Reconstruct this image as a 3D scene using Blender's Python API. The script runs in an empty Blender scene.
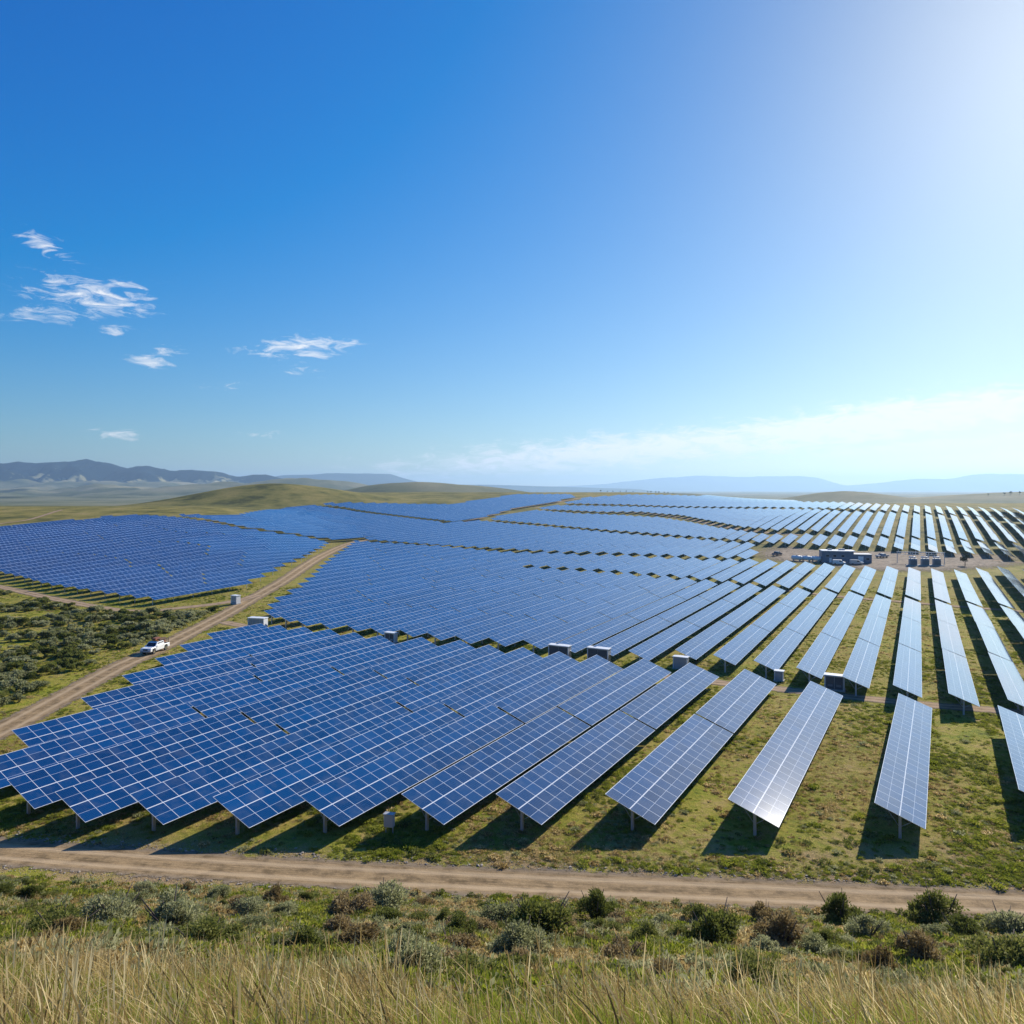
import bpy, bmesh, math, random, json
import numpy as np
from mathutils import Vector, Matrix

# ------------------------------------------------------------------ camera, sky, sun, exposure
scene = bpy.context.scene
COL = scene.collection
CAM_Z = 33.0
cam_d = bpy.data.cameras.new('camera'); cam = bpy.data.objects.new('camera', cam_d); COL.objects.link(cam)
cam.location = (0, 0, CAM_Z); cam.rotation_euler = (math.radians(90), 0, 0); cam_d.shift_y = -22/1024
cam_d.sensor_width = 36; cam_d.lens = 26.72; cam_d.clip_start = 0.1; cam_d.clip_end = 120000
scene.camera = cam
scene.view_settings.view_transform = 'Standard'; scene.view_settings.look = 'None'
scene.view_settings.exposure = 0.45; scene.view_settings.gamma = 1.0
SUN_EL, SUN_AZ = math.radians(28.0), math.radians(39.6)
SUN_STRENGTH, SKY_STRENGTH = 5.0, 0.066
HAZE = 0.00006
S = Vector((math.sin(SUN_AZ)*math.cos(SUN_EL), math.cos(SUN_AZ)*math.cos(SUN_EL), math.sin(SUN_EL)))
sd = bpy.data.lights.new('sun', 'SUN'); sd.energy = SUN_STRENGTH; sd.angle = math.radians(0.5); sd.color = (1.0, 0.93, 0.82)
sun = bpy.data.objects.new('sun', sd); COL.objects.link(sun); sun.rotation_euler = S.to_track_quat('Z', 'Y').to_euler()

world = bpy.data.worlds.new('World'); scene.world = world; world.use_nodes = True
wt = world.node_tree; wt.nodes.clear()
def N(t, typ, **kw):
    n = t.nodes.new(typ)
    for k, v in kw.items(): setattr(n, k, v)
    return n
def math_n(t, op, a, b=None, c=None, clamp=False):
    n = N(t, 'ShaderNodeMath', operation=op, use_clamp=clamp)
    for i, x in enumerate((a, b, c)):
        if x is None: continue
        if isinstance(x, (int, float)): n.inputs[i].default_value = x
        else: t.links.new(x, n.inputs[i])
    return n.outputs[0]
sky = N(wt, 'ShaderNodeTexSky', sky_type='NISHITA', sun_disc=False, sun_elevation=SUN_EL, sun_rotation=SUN_AZ,
        altitude=1600, air_density=1.0, dust_density=1.5, ozone_density=2.0)
SKY_SAT, SKY_KNEE = 7.2, 15.0; SKY_MID, SKY_CON = 2.5, .32
def vm(op, a, b=None):
    n = N(wt, 'ShaderNodeVectorMath', operation=op)
    for i, x in enumerate((a, b)):
        if x is None: continue
        if isinstance(x, tuple): n.inputs[i].default_value = x
        else: wt.links.new(x, n.inputs[i])
    return n.outputs[0]
bw = N(wt, 'ShaderNodeRGBToBW'); wt.links.new(sky.outputs[0], bw.inputs[0])
kn = math_n(wt, 'DIVIDE', 1.0, math_n(wt, 'ADD', 1.0, math_n(wt, 'DIVIDE', bw.outputs[0], SKY_KNEE)))       # soft shoulder round the sun
sat = math_n(wt, 'ADD', 1.0, math_n(wt, 'MULTIPLY', SKY_SAT-1.0, math_n(wt, 'POWER', math_n(wt, 'DIVIDE', 4.0, math_n(wt, 'ADD', bw.outputs[0], 4.0)), 2.5)))
def scl(a, f):
    n = N(wt, 'ShaderNodeVectorMath', operation='SCALE'); wt.links.new(a, n.inputs[0]); wt.links.new(f, n.inputs['Scale']); return n.outputs[0]
gy = N(wt, 'ShaderNodeCombineXYZ')
for i in range(3): wt.links.new(bw.outputs[0], gy.inputs[i])
skyc = vm('MAXIMUM', vm('ADD', scl(vm('SUBTRACT', sky.outputs[0], gy.outputs[0]), sat), gy.outputs[0]), (0, 0, 0))
skyc = vm('MULTIPLY', scl(skyc, math_n(wt, 'MULTIPLY', kn, math_n(wt, 'POWER', math_n(wt, 'DIVIDE', bw.outputs[0], SKY_MID), SKY_CON))), (.90, 1.03, 1.06))
tc = N(wt, 'ShaderNodeTexCoord'); sx = N(wt, 'ShaderNodeSeparateXYZ'); wt.links.new(tc.outputs['Generated'], sx.inputs[0])
az = math_n(wt, 'ARCTAN2', sx.outputs[0], sx.outputs[1]); el = math_n(wt, 'ARCSINE', sx.outputs[2])
def pix_dir(px, py):
    x = (px-512)/760; z = -(py-490)/760
    return math.atan(x), math.atan(z/math.sqrt(1+x*x))
CLOUDS = [  # centre px, centre py, half width px, half height px, tilt, weight  (measured as sky angles)
    (42, 243, 38, 13, -.25, .66), (92, 297, 72, 21, -.06, .92), (56, 313, 74, 12, .05, .66), (118, 332, 22, 8, .0, .8), (125, 285, 45, 8, .05, .7),
    (155, 362, 34, 7, .0, .9), (172, 351, 28, 6, 0, .8), (305, 347, 62, 13, .08, .95), (305, 372, 22, 6, 0, .7), (225, 385, 36, 7, 0, .6),
    (128, 434, 46, 7, .0, .8), (262, 434, 26, 5, 0, .55), (980, 401, 120, 11, .10, 1.2), (880, 423, 340, 22, .11, 1.55), (640, 450, 290, 20, .08, 1.35), (960, 445, 220, 10, .05, 1.25)]
mask = None
for (px, py, hw, hh, tilt, wgt) in CLOUDS:
    a0, e0 = pix_dir(px, py); da = hw/760*math.cos(a0)**2; de = hh/760*math.cos(a0)
    x = math_n(wt, 'SUBTRACT', az, a0); y = math_n(wt, 'SUBTRACT', el, e0)
    y = math_n(wt, 'SUBTRACT', y, math_n(wt, 'MULTIPLY', x, tilt))
    x = math_n(wt, 'MULTIPLY', x, 1/da); y = math_n(wt, 'MULTIPLY', y, 1/de)
    r2 = math_n(wt, 'ADD', math_n(wt, 'MULTIPLY', x, x), math_n(wt, 'MULTIPLY', y, y))
    g = math_n(wt, 'MULTIPLY', math_n(wt, 'EXPONENT', math_n(wt, 'MULTIPLY', r2, -1.0)), wgt)
    mask = g if mask is None else math_n(wt, 'MAXIMUM', mask, g)
cv = N(wt, 'ShaderNodeCombineXYZ'); wt.links.new(math_n(wt, 'MULTIPLY', az, 7.0), cv.inputs[0]); wt.links.new(math_n(wt, 'MULTIPLY', el, 26.0), cv.inputs[1])
cn = N(wt, 'ShaderNodeTexNoise'); cn.inputs['Scale'].default_value = 4.0; cn.inputs['Detail'].default_value = 10; cn.inputs['Roughness'].default_value = .66
cn.inputs['Distortion'].default_value = .8
wt.links.new(cv.outputs[0], cn.inputs['Vector'])
dens = math_n(wt, 'SUBTRACT', math_n(wt, 'ADD', mask, math_n(wt, 'MULTIPLY', cn.outputs[0], 3.1)), 2.05)
dens = math_n(wt, 'MULTIPLY', dens, 1.25, clamp=True)
dens = math_n(wt, 'MULTIPLY', dens, math_n(wt, 'MULTIPLY', mask, 2.2, clamp=True))
cm = N(wt, 'ShaderNodeMixRGB'); wt.links.new(math_n(wt, 'MULTIPLY', dens, .9), cm.inputs[0]); wt.links.new(skyc, cm.inputs[1]); cm.inputs[2].default_value = (11.6, 11.6, 11.7, 1)
bg = N(wt, 'ShaderNodeBackground'); bg.inputs[1].default_value = SKY_STRENGTH; wt.links.new(cm.outputs[0], bg.inputs[0])
wo = N(wt, 'ShaderNodeOutputWorld'); wt.links.new(bg.outputs[0], wo.inputs[0])
scene.cycles.max_bounces = 5; scene.cycles.diffuse_bounces = 2; scene.cycles.glossy_bounces = 3; scene.cycles.transparent_max_bounces = 12; scene.cycles.volume_bounces = 0
scene.cycles.use_denoising = True; scene.cycles.caustics_reflective = False; scene.cycles.caustics_refractive = False

# ------------------------------------------------------------------ terrain
def hsh(ix, iy, k):
    h = (ix.astype(np.int64)*374761393 + iy.astype(np.int64)*668265263 + k*974634777) & 0xffffffff
    h = ((h ^ (h >> 13))*1274126177) & 0xffffffff
    return ((h ^ (h >> 16)) & 0xffff)/65535.0
def vnoise(x, y, k=0):
    ix = np.floor(x); iy = np.floor(y); fx = x-ix; fy = y-iy
    fx = fx*fx*fx*(fx*(fx*6-15)+10); fy = fy*fy*fy*(fy*(fy*6-15)+10)
    a = hsh(ix, iy, k); b = hsh(ix+1, iy, k); c = hsh(ix, iy+1, k); d = hsh(ix+1, iy+1, k)
    return (a+(b-a)*fx)*(1-fy) + (c+(d-c)*fx)*fy - 0.5
def fbm(x, y, n=4, k=0):
    s = 0.0; a = 1.0
    for i in range(n):
        s = s + a*vnoise(x, y, k+i*7); a *= 0.5; x = x*2.03+11.3; y = y*2.03+5.7
    return s
def sst(a, b, x):
    t = np.clip((x-a)/(b-a), 0, 1); return t*t*(3-2*t)
def hermite(pts):
    X = np.array([p[0] for p in pts], float); Y = np.array([p[1] for p in pts], float)
    d = np.diff(Y)/np.diff(X); m = np.zeros(len(X)); m[0] = d[0]; m[-1] = d[-1]
    for i in range(1, len(X)-1):
        m[i] = 0.0 if d[i-1]*d[i] <= 0 else 2*d[i-1]*d[i]/(d[i-1]+d[i])
    def f(x):
        x = np.clip(x, X[0], X[-1]); i = np.clip(np.searchsorted(X, x)-1, 0, len(X)-2)
        h = X[i+1]-X[i]; t = (x-X[i])/h
        return ((2*t**3-3*t**2+1)*Y[i] + (t**3-2*t**2+t)*h*m[i] + (-2*t**3+3*t**2)*Y[i+1] + (t**3-t**2)*h*m[i+1])
    return f
P_HILL = hermite([(-300,24),(-60,30.5),(-10,30.6),(0,30),(4,28.6),(8,27.0),(12,24.9),(20,20.2),(30,14.6),(40,9.7),(50,5),(56,2.2),(61,0.3),(66,0),(80,0)])
P_C = hermite([(0,0),(200,0),(300,1),(400,3.5),(500,7),(600,11.5),(700,17),(800,23),(900,28),(1000,30),(1100,28),(1300,18),(1700,0),(2500,-8),(60000,-9)])
P_L = hermite([(0,0),(200,0),(250,1.5),(300,5),(350,9),(400,13),(450,16.5),(500,19.5),(550,21),(620,17),(800,13),(1100,10),(1600,-5),(3000,-9),(60000,-9)])
P_R = hermite([(0,0),(200,0),(230,.2),(300,1.2),(370,3),(431,7.5),(490,11.5),(549,15),(659,18.5),(740,20),(820,18),(1000,8),(1400,-5),(3000,-9),(60000,-9)])
def road_v(u):      # centre line of the near road
    c = np.clip(u, -90, 90)
    return 63.7 - .085*c + .0007*np.minimum(c, 0)**2
BUMPS = [(-250,755,23,95,85),(790,1800,33,130,250),(1040,1850,10,200,250),(1400,1900,36,330,300),(-330,2200,52,260,200),(-60,2350,42,260,200),(-150,1400,17,110,100),(520,2600,30,300,200)]
def T(u, v):
    u = np.asarray(u, float); v = np.asarray(v, float)
    a = u/np.maximum(v, 60)
    wl = sst(-.2, -.42, a); wr = sst(.15, .45, a)
    c = P_C(v); z = c + wl*(P_L(v)-c) + wr*(P_R(v)-c)
    vv = v-(road_v(u)-64.3)
    h = P_HILL(vv)
    far = sst(61.0, 56, vv)
    z = z + h + far*(0.55*fbm(u/5.5, v/5.5, 3, 3)+0.25*fbm(u/1.3, v/1.3, 2, 9))*sst(-40, 6, vv)
    z = z + 0.10*fbm(u/40, v/40, 2, 21)*sst(80, 140, v)*sst(1500, 700, v)
    for (x, y, h, rx, ry) in BUMPS:
        z = z + h*np.exp(-((u-x)/rx)**2-((v-y)/ry)**2)
    z = z + sst(1200, 2200, v)*9*fbm(u/500, v/500, 4, 40)
    z = z + sst(2800, 5200, v)*sst(-300, -1500, u)*np.maximum(0,40+190*fbm(u/1300, v/1300, 5, 50))
    return z

W = json.loads('''{"B":{"front":[[54.9,75.3],[44.6,72.5],[36.4,71.4],[22.9,72.0],[11.3,72.9],[0.6,72.9],[-8.6,72.9],[-18.4,72.5],[-26.7,72.2],[-35.1,72.9],[-42.7,73.4],[-49.5,76.5],[-57.8,81.9],[-64.3,83.9],[-63.0,86.7],[-58.7,90.8],[-59.8,93.0],[-59.3,107.1],[-60.2,120.3],[-60.7,132.7],[-61.4,144.1],[-60.8,155.6],[-59.0,167.9],[-55.7,169.2],[-39.4,164.6],[-26.0,155.7],[-16.4,151.6],[-6.2,147.7],[3.4,142.2],[14.1,137.2],[25.0,132.7],[32.3,130.5],[42.3,123.6],[49.2,117.3],[58.5,112.2],[67.3,108.1],[73.8,102.4],[84.5,100.6],[70.4,77.8]],"middle":[[-60.8,188.5],[-65.2,215.4],[-65.0,230.9],[-68.9,267.0],[-71.8,287.3],[-75.7,323.2],[-79.3,372.1],[-81.8,400.9],[-35.5,375.2],[-5.5,349.2],[21.6,342.8],[32.1,338.7],[4.2,292.2],[32.0,276.7],[55.4,259.7],[72.5,245.9],[85.6,234.1],[98.5,225.5],[110.1,212.9],[122.4,203.2],[131.5,193.0],[148.2,176.5],[88.8,98.1],[77.2,105.2],[71.1,108.1],[65.4,111.2],[59.6,116.2],[53.4,122.3],[47.6,129.8],[40.5,135.0],[33.2,141.6],[24.3,139.8],[16.8,144.9],[8.9,147.6],[2.8,151.5],[-4.4,153.5],[-12.8,156.6],[-20.5,162.2],[-29.7,165.7],[-37.5,170.6],[-43.7,173.1],[-50.3,177.0]],"upper":[[35.8,339.9],[41.0,338.7],[60.5,330.6],[79.8,322.4],[99.8,316.0],[108.3,311.8],[115.5,307.9],[123.0,302.6],[129.2,295.7],[135.4,290.7],[148.7,287.5],[156.6,281.3],[163.9,276.8],[185.5,288.9],[190.2,273.8],[214.0,254.9],[154.0,183.4],[134.9,198.0],[124.0,205.8],[112.5,217.6],[100.3,229.7],[87.7,239.7],[74.3,251.9],[56.8,266.3],[32.9,284.4],[7.9,299.1]],"long":[[-82.4,417.7],[-55.7,515.9],[-22.7,539.8],[18.9,496.5],[55.4,457.8],[89.5,420.0],[123.6,383.4],[113.0,353.5],[101.6,327.3],[82.1,332.0],[62.3,340.5],[42.2,349.0],[18.7,355.5],[-36.5,384.9]],"band":[[-18.3,556.7],[17.8,643.9],[50.4,607.8],[81.2,593.5],[110.2,566.1],[121.7,514.0],[128.0,467.5],[142.9,419.4],[163.3,417.8],[182.6,410.6],[203.7,405.2],[217.2,399.6],[234.0,391.6],[251.9,377.6],[292.3,348.1],[248.3,295.8],[219.0,328.3],[213.8,344.2],[200.3,348.3],[187.7,361.1],[179.0,375.8],[156.6,377.9],[142.3,386.2],[130.7,391.1],[107.7,413.3],[79.4,453.5],[57.4,474.2],[19.8,520.0]],"slope":[[20.8,659.5],[43.8,692.8],[107.6,681.6],[161.3,651.9],[200.8,615.3],[234.6,582.8],[242.8,552.5],[272.9,537.3],[295.1,519.2],[319.7,506.2],[326.1,488.8],[377.5,449.7],[299.4,356.7],[258.2,388.6],[244.7,395.8],[226.5,402.1],[214.6,407.6],[197.0,418.1],[176.1,431.8],[167.2,441.2],[152.0,446.0],[141.8,470.6],[136.2,522.9],[130.4,582.8],[105.6,627.0],[72.8,628.6]],"crest":[[47.6,722.8],[81.8,797.2],[124.7,838.4],[211.9,856.7],[800.5,2453.3],[272.2,718.2],[303.7,695.1],[328.4,628.7],[364.9,598.9],[386.8,579.8],[444.3,529.3],[390.8,465.5],[334.6,501.5],[313.3,522.1],[285.3,557.3],[244.9,592.8],[208.7,639.6],[165.8,670.3],[111.2,704.2]],"west":[[-214.0,284.3],[-178.9,265.5],[-164.5,255.6],[-150.0,243.5],[-140.5,237.9],[-125.9,228.9],[-116.8,223.6],[-108.0,218.3],[-100.4,214.9],[-85.5,238.8],[-86.3,268.9],[-88.1,297.6],[-88.3,321.2],[-93.0,372.1],[-95.7,391.0],[-113.4,399.2],[-140.2,391.8],[-194.5,432.2],[-215.9,441.0],[-232.9,432.8],[-228.2,422.1],[-249.3,407.4],[-256.5,389.9],[-260.0,385.9],[-276.7,367.7]],"northwest":[[-196.7,443.6],[-173.3,443.4],[-167.2,467.2],[-185.4,626.1],[-173.3,658.5],[-140.0,637.0],[-91.5,579.4],[-50.4,531.8],[-63.0,464.7],[-79.7,435.8],[-97.1,410.1],[-117.1,412.0],[-145.1,405.3]],"farwest":[[-170.0,665.9],[-144.2,684.9],[-111.6,695.0],[-56.3,701.2],[-37.3,745.9],[5.6,846.6],[64.7,847.5],[65.7,805.1],[42.3,748.2],[20.2,698.6],[-1.7,653.8],[-27.3,561.1],[-42.6,540.0],[-51.6,552.7],[-95.1,602.5],[-143.9,654.7]]},
"L":{"dirt_road":[6.2,[[-70.7,93.9],[-70.1,104.1],[-71.4,120.1],[-73.2,140.1],[-73.5,158.6],[-75.1,186.0],[-77.4,220.3],[-79.9,267.4],[-86.6,346.5],[-87.4,415.4],[-77.4,438.7]]],"side_track":[4.2,[[-200.8,266.8],[-166.8,247.6],[-133.8,224.9],[-104.1,207.1],[-90.5,213.6],[-81.2,223.5],[-78.4,234.4]]],"service_track":[4.0,[[88.5,105.4],[75.8,112.5],[65.4,116.2],[53.9,121.3],[41.6,127.4],[26.3,134.9],[9.2,145.7],[-8.6,154.8],[-28.5,164.2],[-48.7,174.4],[-63.2,183.3],[-72.6,190.3]]],"block_track":[3.5,[[159.3,189.8],[138.6,205.7],[126.3,214.2],[113.9,223.2],[100.5,232.9],[87.5,248.1]]],"yard_track":[3.5,[[248.1,295.6],[227.3,315.2],[213.9,333.1],[198.6,336.8]]],"ridge_road":[6.0,[[-77.4,438.7],[-64.4,479.8],[-49.9,526.3],[-28.2,579.6],[-1.8,676.7],[20.7,716.2],[43.9,758.8],[73.7,823.7]]],"curved_track":[6.0,[[20.2,698.6],[59.6,666.0],[107.7,639.5],[130.4,582.8],[135.9,521.8],[143.1,474.9],[152.7,448.1],[164.5,434.0]]],"hill_track":[3.0,[[-279.2,384.4],[-281.5,417.8],[-279.3,440.5],[-299.0,505.0]]]},"Y":[[119.6,369.6],[142.0,388.2],[154.3,368.7],[188.2,368.6],[226.4,352.6],[216.7,329.4],[202.4,315.2],[164.2,298.5],[140.4,304.9],[129.9,325.9],[116.8,337.5]],"S":[[-182.1,242.0],[-160.6,238.3],[-130.9,220.0],[-102.5,203.9],[-84.4,205.7],[-79.5,210.5],[-78.8,185.9],[-79.6,167.1],[-80.3,151.9],[-77.7,130.7],[-76.1,113.0],[-75.5,100.3]],
"P":{"truck":[-71.1,154.7],"cab_a":[-60.4,180.7],"cab_b":[-79.4,218.5],"cab_c":[-26.1,164.1],"cab_d":[9.3,147.5],"cab_e":[16.6,144.9],"cab_f":[31.2,140.3],"cab_g":[46.2,131.4],"cab_h":[53.3,125.5],"combiner":[-11.8,73.1],"building":[140.6,325.7],"annex":[150.8,325.7],"dark_truck":[123.1,353.0],"van_a":[137.1,318.6],"van_b":[141.3,318.6],"truck_r":[167.8,344.6],"trans":[166.4,311.5],"trans2":[171.4,311.5],"trans3":[176.3,311.6],"tree_r":[187.9,315.2],"tanks":[128.4,329.6]},"T1":[8.7,-3.6,-15.7,-26.2,-35.5,-43.5,-51.8,-58.9,-66.5,-73.4,-80.8,-97.6,-104.5,-111.8,-118.3,-124.6,-129.7]}''')
def Tz(x, y): return float(T(np.array([x]), np.array([y]))[0])

# ------------------------------------------------------------------ helpers
def mat(name, col=(.5,.5,.5), rough=.6, metal=0.0, spec=.5):
    m = bpy.data.materials.new(name); m.use_nodes = True
    b = m.node_tree.nodes['Principled BSDF']
    b.inputs['Base Color'].default_value = (*col, 1); b.inputs['Roughness'].default_value = rough
    b.inputs['Metallic'].default_value = metal; b.inputs['Specular IOR Level'].default_value = spec
    return m
def ramp(t, fac, stops):
    r = N(t, 'ShaderNodeValToRGB'); e = r.color_ramp.elements
    while len(e) < len(stops): e.new(.5)
    for i, (p, c) in enumerate(stops): e[i].position = p; e[i].color = (*c, 1)
    t.links.new(fac, r.inputs[0]); return r.outputs[0]
def noise(t, scale, detail=4, rough=.55, vec=None, dist=0):
    n = N(t, 'ShaderNodeTexNoise'); n.inputs['Scale'].default_value = scale; n.inputs['Detail'].default_value = detail
    n.inputs['Roughness'].default_value = rough; n.inputs['Distortion'].default_value = dist
    if vec is not None: t.links.new(vec, n.inputs['Vector'])
    return n.outputs[0]
def mixc(t, fac, a, b, mode='MIX'):
    n = N(t, 'ShaderNodeMixRGB', blend_type=mode)
    for i, x in enumerate((fac, a, b)):
        if isinstance(x, (int, float)): n.inputs[i].default_value = x
        elif isinstance(x, tuple): n.inputs[i].default_value = (*x, 1)
        else: t.links.new(x, n.inputs[i])
    return n.outputs[0]
def mrange(t, v, a, b, c=0., d=1.):
    n = N(t, 'ShaderNodeMapRange'); n.inputs[1].default_value = a; n.inputs[2].default_value = b; n.inputs[3].default_value = c; n.inputs[4].default_value = d
    t.links.new(v, n.inputs[0]); return n.outputs[0]
def bump(t, h, strength, dist):
    n = N(t, 'ShaderNodeBump'); n.inputs['Strength'].default_value = strength; n.inputs['Distance'].default_value = dist
    t.links.new(h, n.inputs['Height']); t.links.new(n.outputs[0], t.nodes['Principled BSDF'].inputs['Normal'])

def link(name, me, parent=None, loc=None):
    o = bpy.data.objects.new(name, me); COL.objects.link(o)
    if parent: o.parent = parent
    if loc: o.location = loc
    return o
def tag(o, label=None, cat=None, group=None, kind=None):
    if label: o['label'] = label
    if cat: o['category'] = cat
    if group: o['group'] = group
    if kind: o['kind'] = kind
    return o
def empty(name, loc, rz=0.0):
    o = bpy.data.objects.new(name, None); COL.objects.link(o); o.location = loc; o.rotation_euler = (0, 0, rz); o.empty_display_size = .3
    return o
def grid_mesh(name, X, Y, Z, m, uv=None, smooth=True):
    n, k = X.shape
    co = np.stack([X, Y, Z], -1).reshape(-1, 3)
    i = np.arange(n*k).reshape(n, k)
    q = np.stack([i[:-1, :-1], i[:-1, 1:], i[1:, 1:], i[1:, :-1]], -1).reshape(-1, 4)
    return np_mesh(name, co, q, [m], uv=None if uv is None else uv.reshape(-1, 2), smooth=smooth)
def np_mesh(name, co, quads, mats, idx=None, uv=None, smooth=False):
    me = bpy.data.meshes.new(name); k = quads.shape[1]
    me.vertices.add(len(co)); me.vertices.foreach_set('co', np.ascontiguousarray(co, np.float32).ravel())
    me.loops.add(quads.size); me.loops.foreach_set('vertex_index', np.ascontiguousarray(quads, np.int32).ravel())
    me.polygons.add(len(quads)); me.polygons.foreach_set('loop_start', np.arange(0, quads.size, k, dtype=np.int32))
    me.polygons.foreach_set('loop_total', np.full(len(quads), k, np.int32))
    for m in mats: me.materials.append(m)
    if idx is not None: me.polygons.foreach_set('material_index', np.ascontiguousarray(idx, np.int32))
    if uv is not None:
        l = me.uv_layers.new(name='UVMap'); l.data.foreach_set('uv', np.ascontiguousarray(uv[quads.ravel()], np.float32).ravel())
    me.polygons.foreach_set('use_smooth', np.full(len(quads), bool(smooth)))
    me.update(calc_edges=True); me.validate()
    return me
class MB:
    """boxes, cylinders and free polygons gathered into one mesh"""
    def __init__(s): s.bm = bmesh.new(); s.mats = []
    def _mi(s, m):
        if m not in s.mats: s.mats.append(m)
        return s.mats.index(m)
    def box(s, c, d, m, bev=0.0, rot=None, taper=(1, 1)):
        r = bmesh.ops.create_cube(s.bm, size=1); vs = r['verts']
        for v in vs:
            if v.co.z > 0: v.co.x *= taper[0]; v.co.y *= taper[1]
        M = Matrix.Translation(c) @ (rot.to_4x4() if rot is not None else Matrix.Identity(4)) @ Matrix.Diagonal((*d, 1))
        bmesh.ops.transform(s.bm, matrix=M, verts=vs)
        fs = {f for v in vs for f in v.link_faces}; i = s._mi(m)
        for f in fs: f.material_index = i
        if bev > 0:
            es = {e for f in fs for e in f.edges}
            g = bmesh.ops.bevel(s.bm, geom=list(es), offset=bev, segments=2, affect='EDGES')
            for f in g['faces']: f.material_index = i
        return s
    def cyl(s, a, b, r, m, seg=12, r2=None):
        a = Vector(a); b = Vector(b); d = b-a
        g = bmesh.ops.create_cone(s.bm, cap_ends=True, segments=seg, radius1=r, radius2=r if r2 is None else r2, depth=d.length)
        M = Matrix.Translation((a+b)/2) @ d.to_track_quat('Z', 'Y').to_matrix().to_4x4()
        bmesh.ops.transform(s.bm, matrix=M, verts=g['verts']); i = s._mi(m)
        for f in {f for v in g['verts'] for f in v.link_faces}: f.material_index = i; f.smooth = len(f.verts) == 4
        return s
    def sweep(s, prof, x0, x1, m, inset=0.0):
        """prof: (y,z) outline, pushed from x0 to x1"""
        i = s._mi(m)
        A = [s.bm.verts.new((x0, y, z)) for y, z in prof]; B = [s.bm.verts.new((x1, y, z)) for y, z in prof]
        n = len(prof)
        fs = [s.bm.faces.new(A[::-1]), s.bm.faces.new(B)] + [s.bm.faces.new((A[k], A[(k+1) % n], B[(k+1) % n], B[k])) for k in range(n)]
        for f in fs: f.material_index = i
        return s
    def poly(s, pts, m):
        f = s.bm.faces.new([s.bm.verts.new(p) for p in pts]); f.material_index = s._mi(m); return s
    def mesh(s, name):
        bmesh.ops.recalc_face_normals(s.bm, faces=s.bm.faces)
        me = bpy.data.meshes.new(name); s.bm.to_mesh(me); s.bm.free()
        for m in s.mats: me.materials.append(m)
        return me
    def build(s, name, parent=None, loc=None): return link(name, s.mesh(name), parent, loc)

# ------------------------------------------------------------------ ground
def ground_mat():
    m = mat('field_ground', rough=.95, spec=.15); t = m.node_tree; b = t.nodes['Principled BSDF']
    g = N(t, 'ShaderNodeNewGeometry'); p = g.outputs['Position']; sp = N(t, 'ShaderNodeSeparateXYZ'); t.links.new(p, sp.inputs[0])
    n1 = noise(t, .035, 5, .6, p); n2 = noise(t, .23, 5, .62, p); n3 = noise(t, 1.3, 5, .65, p); n4 = noise(t, 9, 3, .7, p)
    mixn = math_n(t, 'ADD', math_n(t, 'MULTIPLY', n2, .55), math_n(t, 'MULTIPLY', n3, .45))
    near = ramp(t, mixn, [(.34, (.075, .095, .006)), (.42, (.21, .245, .014)), (.50, (.315, .290, .032)), (.58, (.40, .31, .085)), (.70, (.42, .30, .15))])
    near = mixc(t, math_n(t, 'MULTIPLY', mrange(t, n1, .42, .62), .45), near, (.30, .215, .075))
    far = ramp(t, noise(t, .05, 6, .65, p), [(.34, (.060, .068, .014)), (.45, (.165, .150, .034)), (.55, (.25, .21, .055)), (.7, (.33, .25, .10))])
    c = mixc(t, mrange(t, sp.outputs[1], 180, 420), near, far)
    brown = ramp(t, noise(t, .028, 7, .68, p), [(.36, (.055, .062, .018)), (.47, (.150, .145, .038)), (.6, (.25, .21, .065))])
    c = mixc(t, math_n(t, 'MULTIPLY', mrange(t, sp.outputs[1], 520, 640), mrange(t, sp.outputs[0], 40, -60)), c, brown)
    plain = ramp(t, noise(t, .0016, 6, .62, p), [(.36, (.035, .050, .028)), (.46, (.12, .135, .065)), (.58, (.22, .21, .12)), (.7, (.30, .27, .16))])
    c = mixc(t, mrange(t, sp.outputs[1], 1050, 1500), c, plain)
    dirt = math_n(t, 'MULTIPLY', mrange(t, sp.outputs[1], 74, 66), mrange(t, math_n(t, 'ADD', n2, math_n(t, 'MULTIPLY', n3, .35)), .58, .76)); c = mixc(t, dirt, c, (.33, .23, .125))
    hill = ramp(t, mixn, [(.33, (.075, .062, .018)), (.5, (.185, .130, .045)), (.68, (.30, .21, .10))])
    hm = math_n(t, 'MULTIPLY', mrange(t, sp.outputs[1], 63, 57), 1.0)
    c = mixc(t, hm, c, hill)
    c = mixc(t, .75, c, ramp(t, n4, [(.33, (.35, .38, .35)), (.66, (1.5, 1.45, 1.4))]), 'MULTIPLY')
    t.links.new(c, b.inputs['Base Color'])
    hgt = math_n(t, 'ADD', math_n(t, 'MULTIPLY', n3, .55), math_n(t, 'MULTIPLY', n4, .25))
    bump(t, hgt, 1.0, .55)
    return m
M_GROUND = ground_mat()
vs = np.concatenate([np.linspace(-120, -4, 30), np.linspace(-3, 80, 240), np.geomspace(80.8, 1400, 330), np.geomspace(1420, 45000, 130)])
ss = np.linspace(-1, 1, 460); ss = np.sign(ss)*np.abs(ss)**1.15
VV, SS = np.meshgrid(vs, ss, indexing='ij'); UU = SS*(95+np.maximum(VV, 0)*1.35)
tag(link('ground', grid_mesh('ground', UU, VV, T(UU, VV), M_GROUND)), kind='structure')

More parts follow.
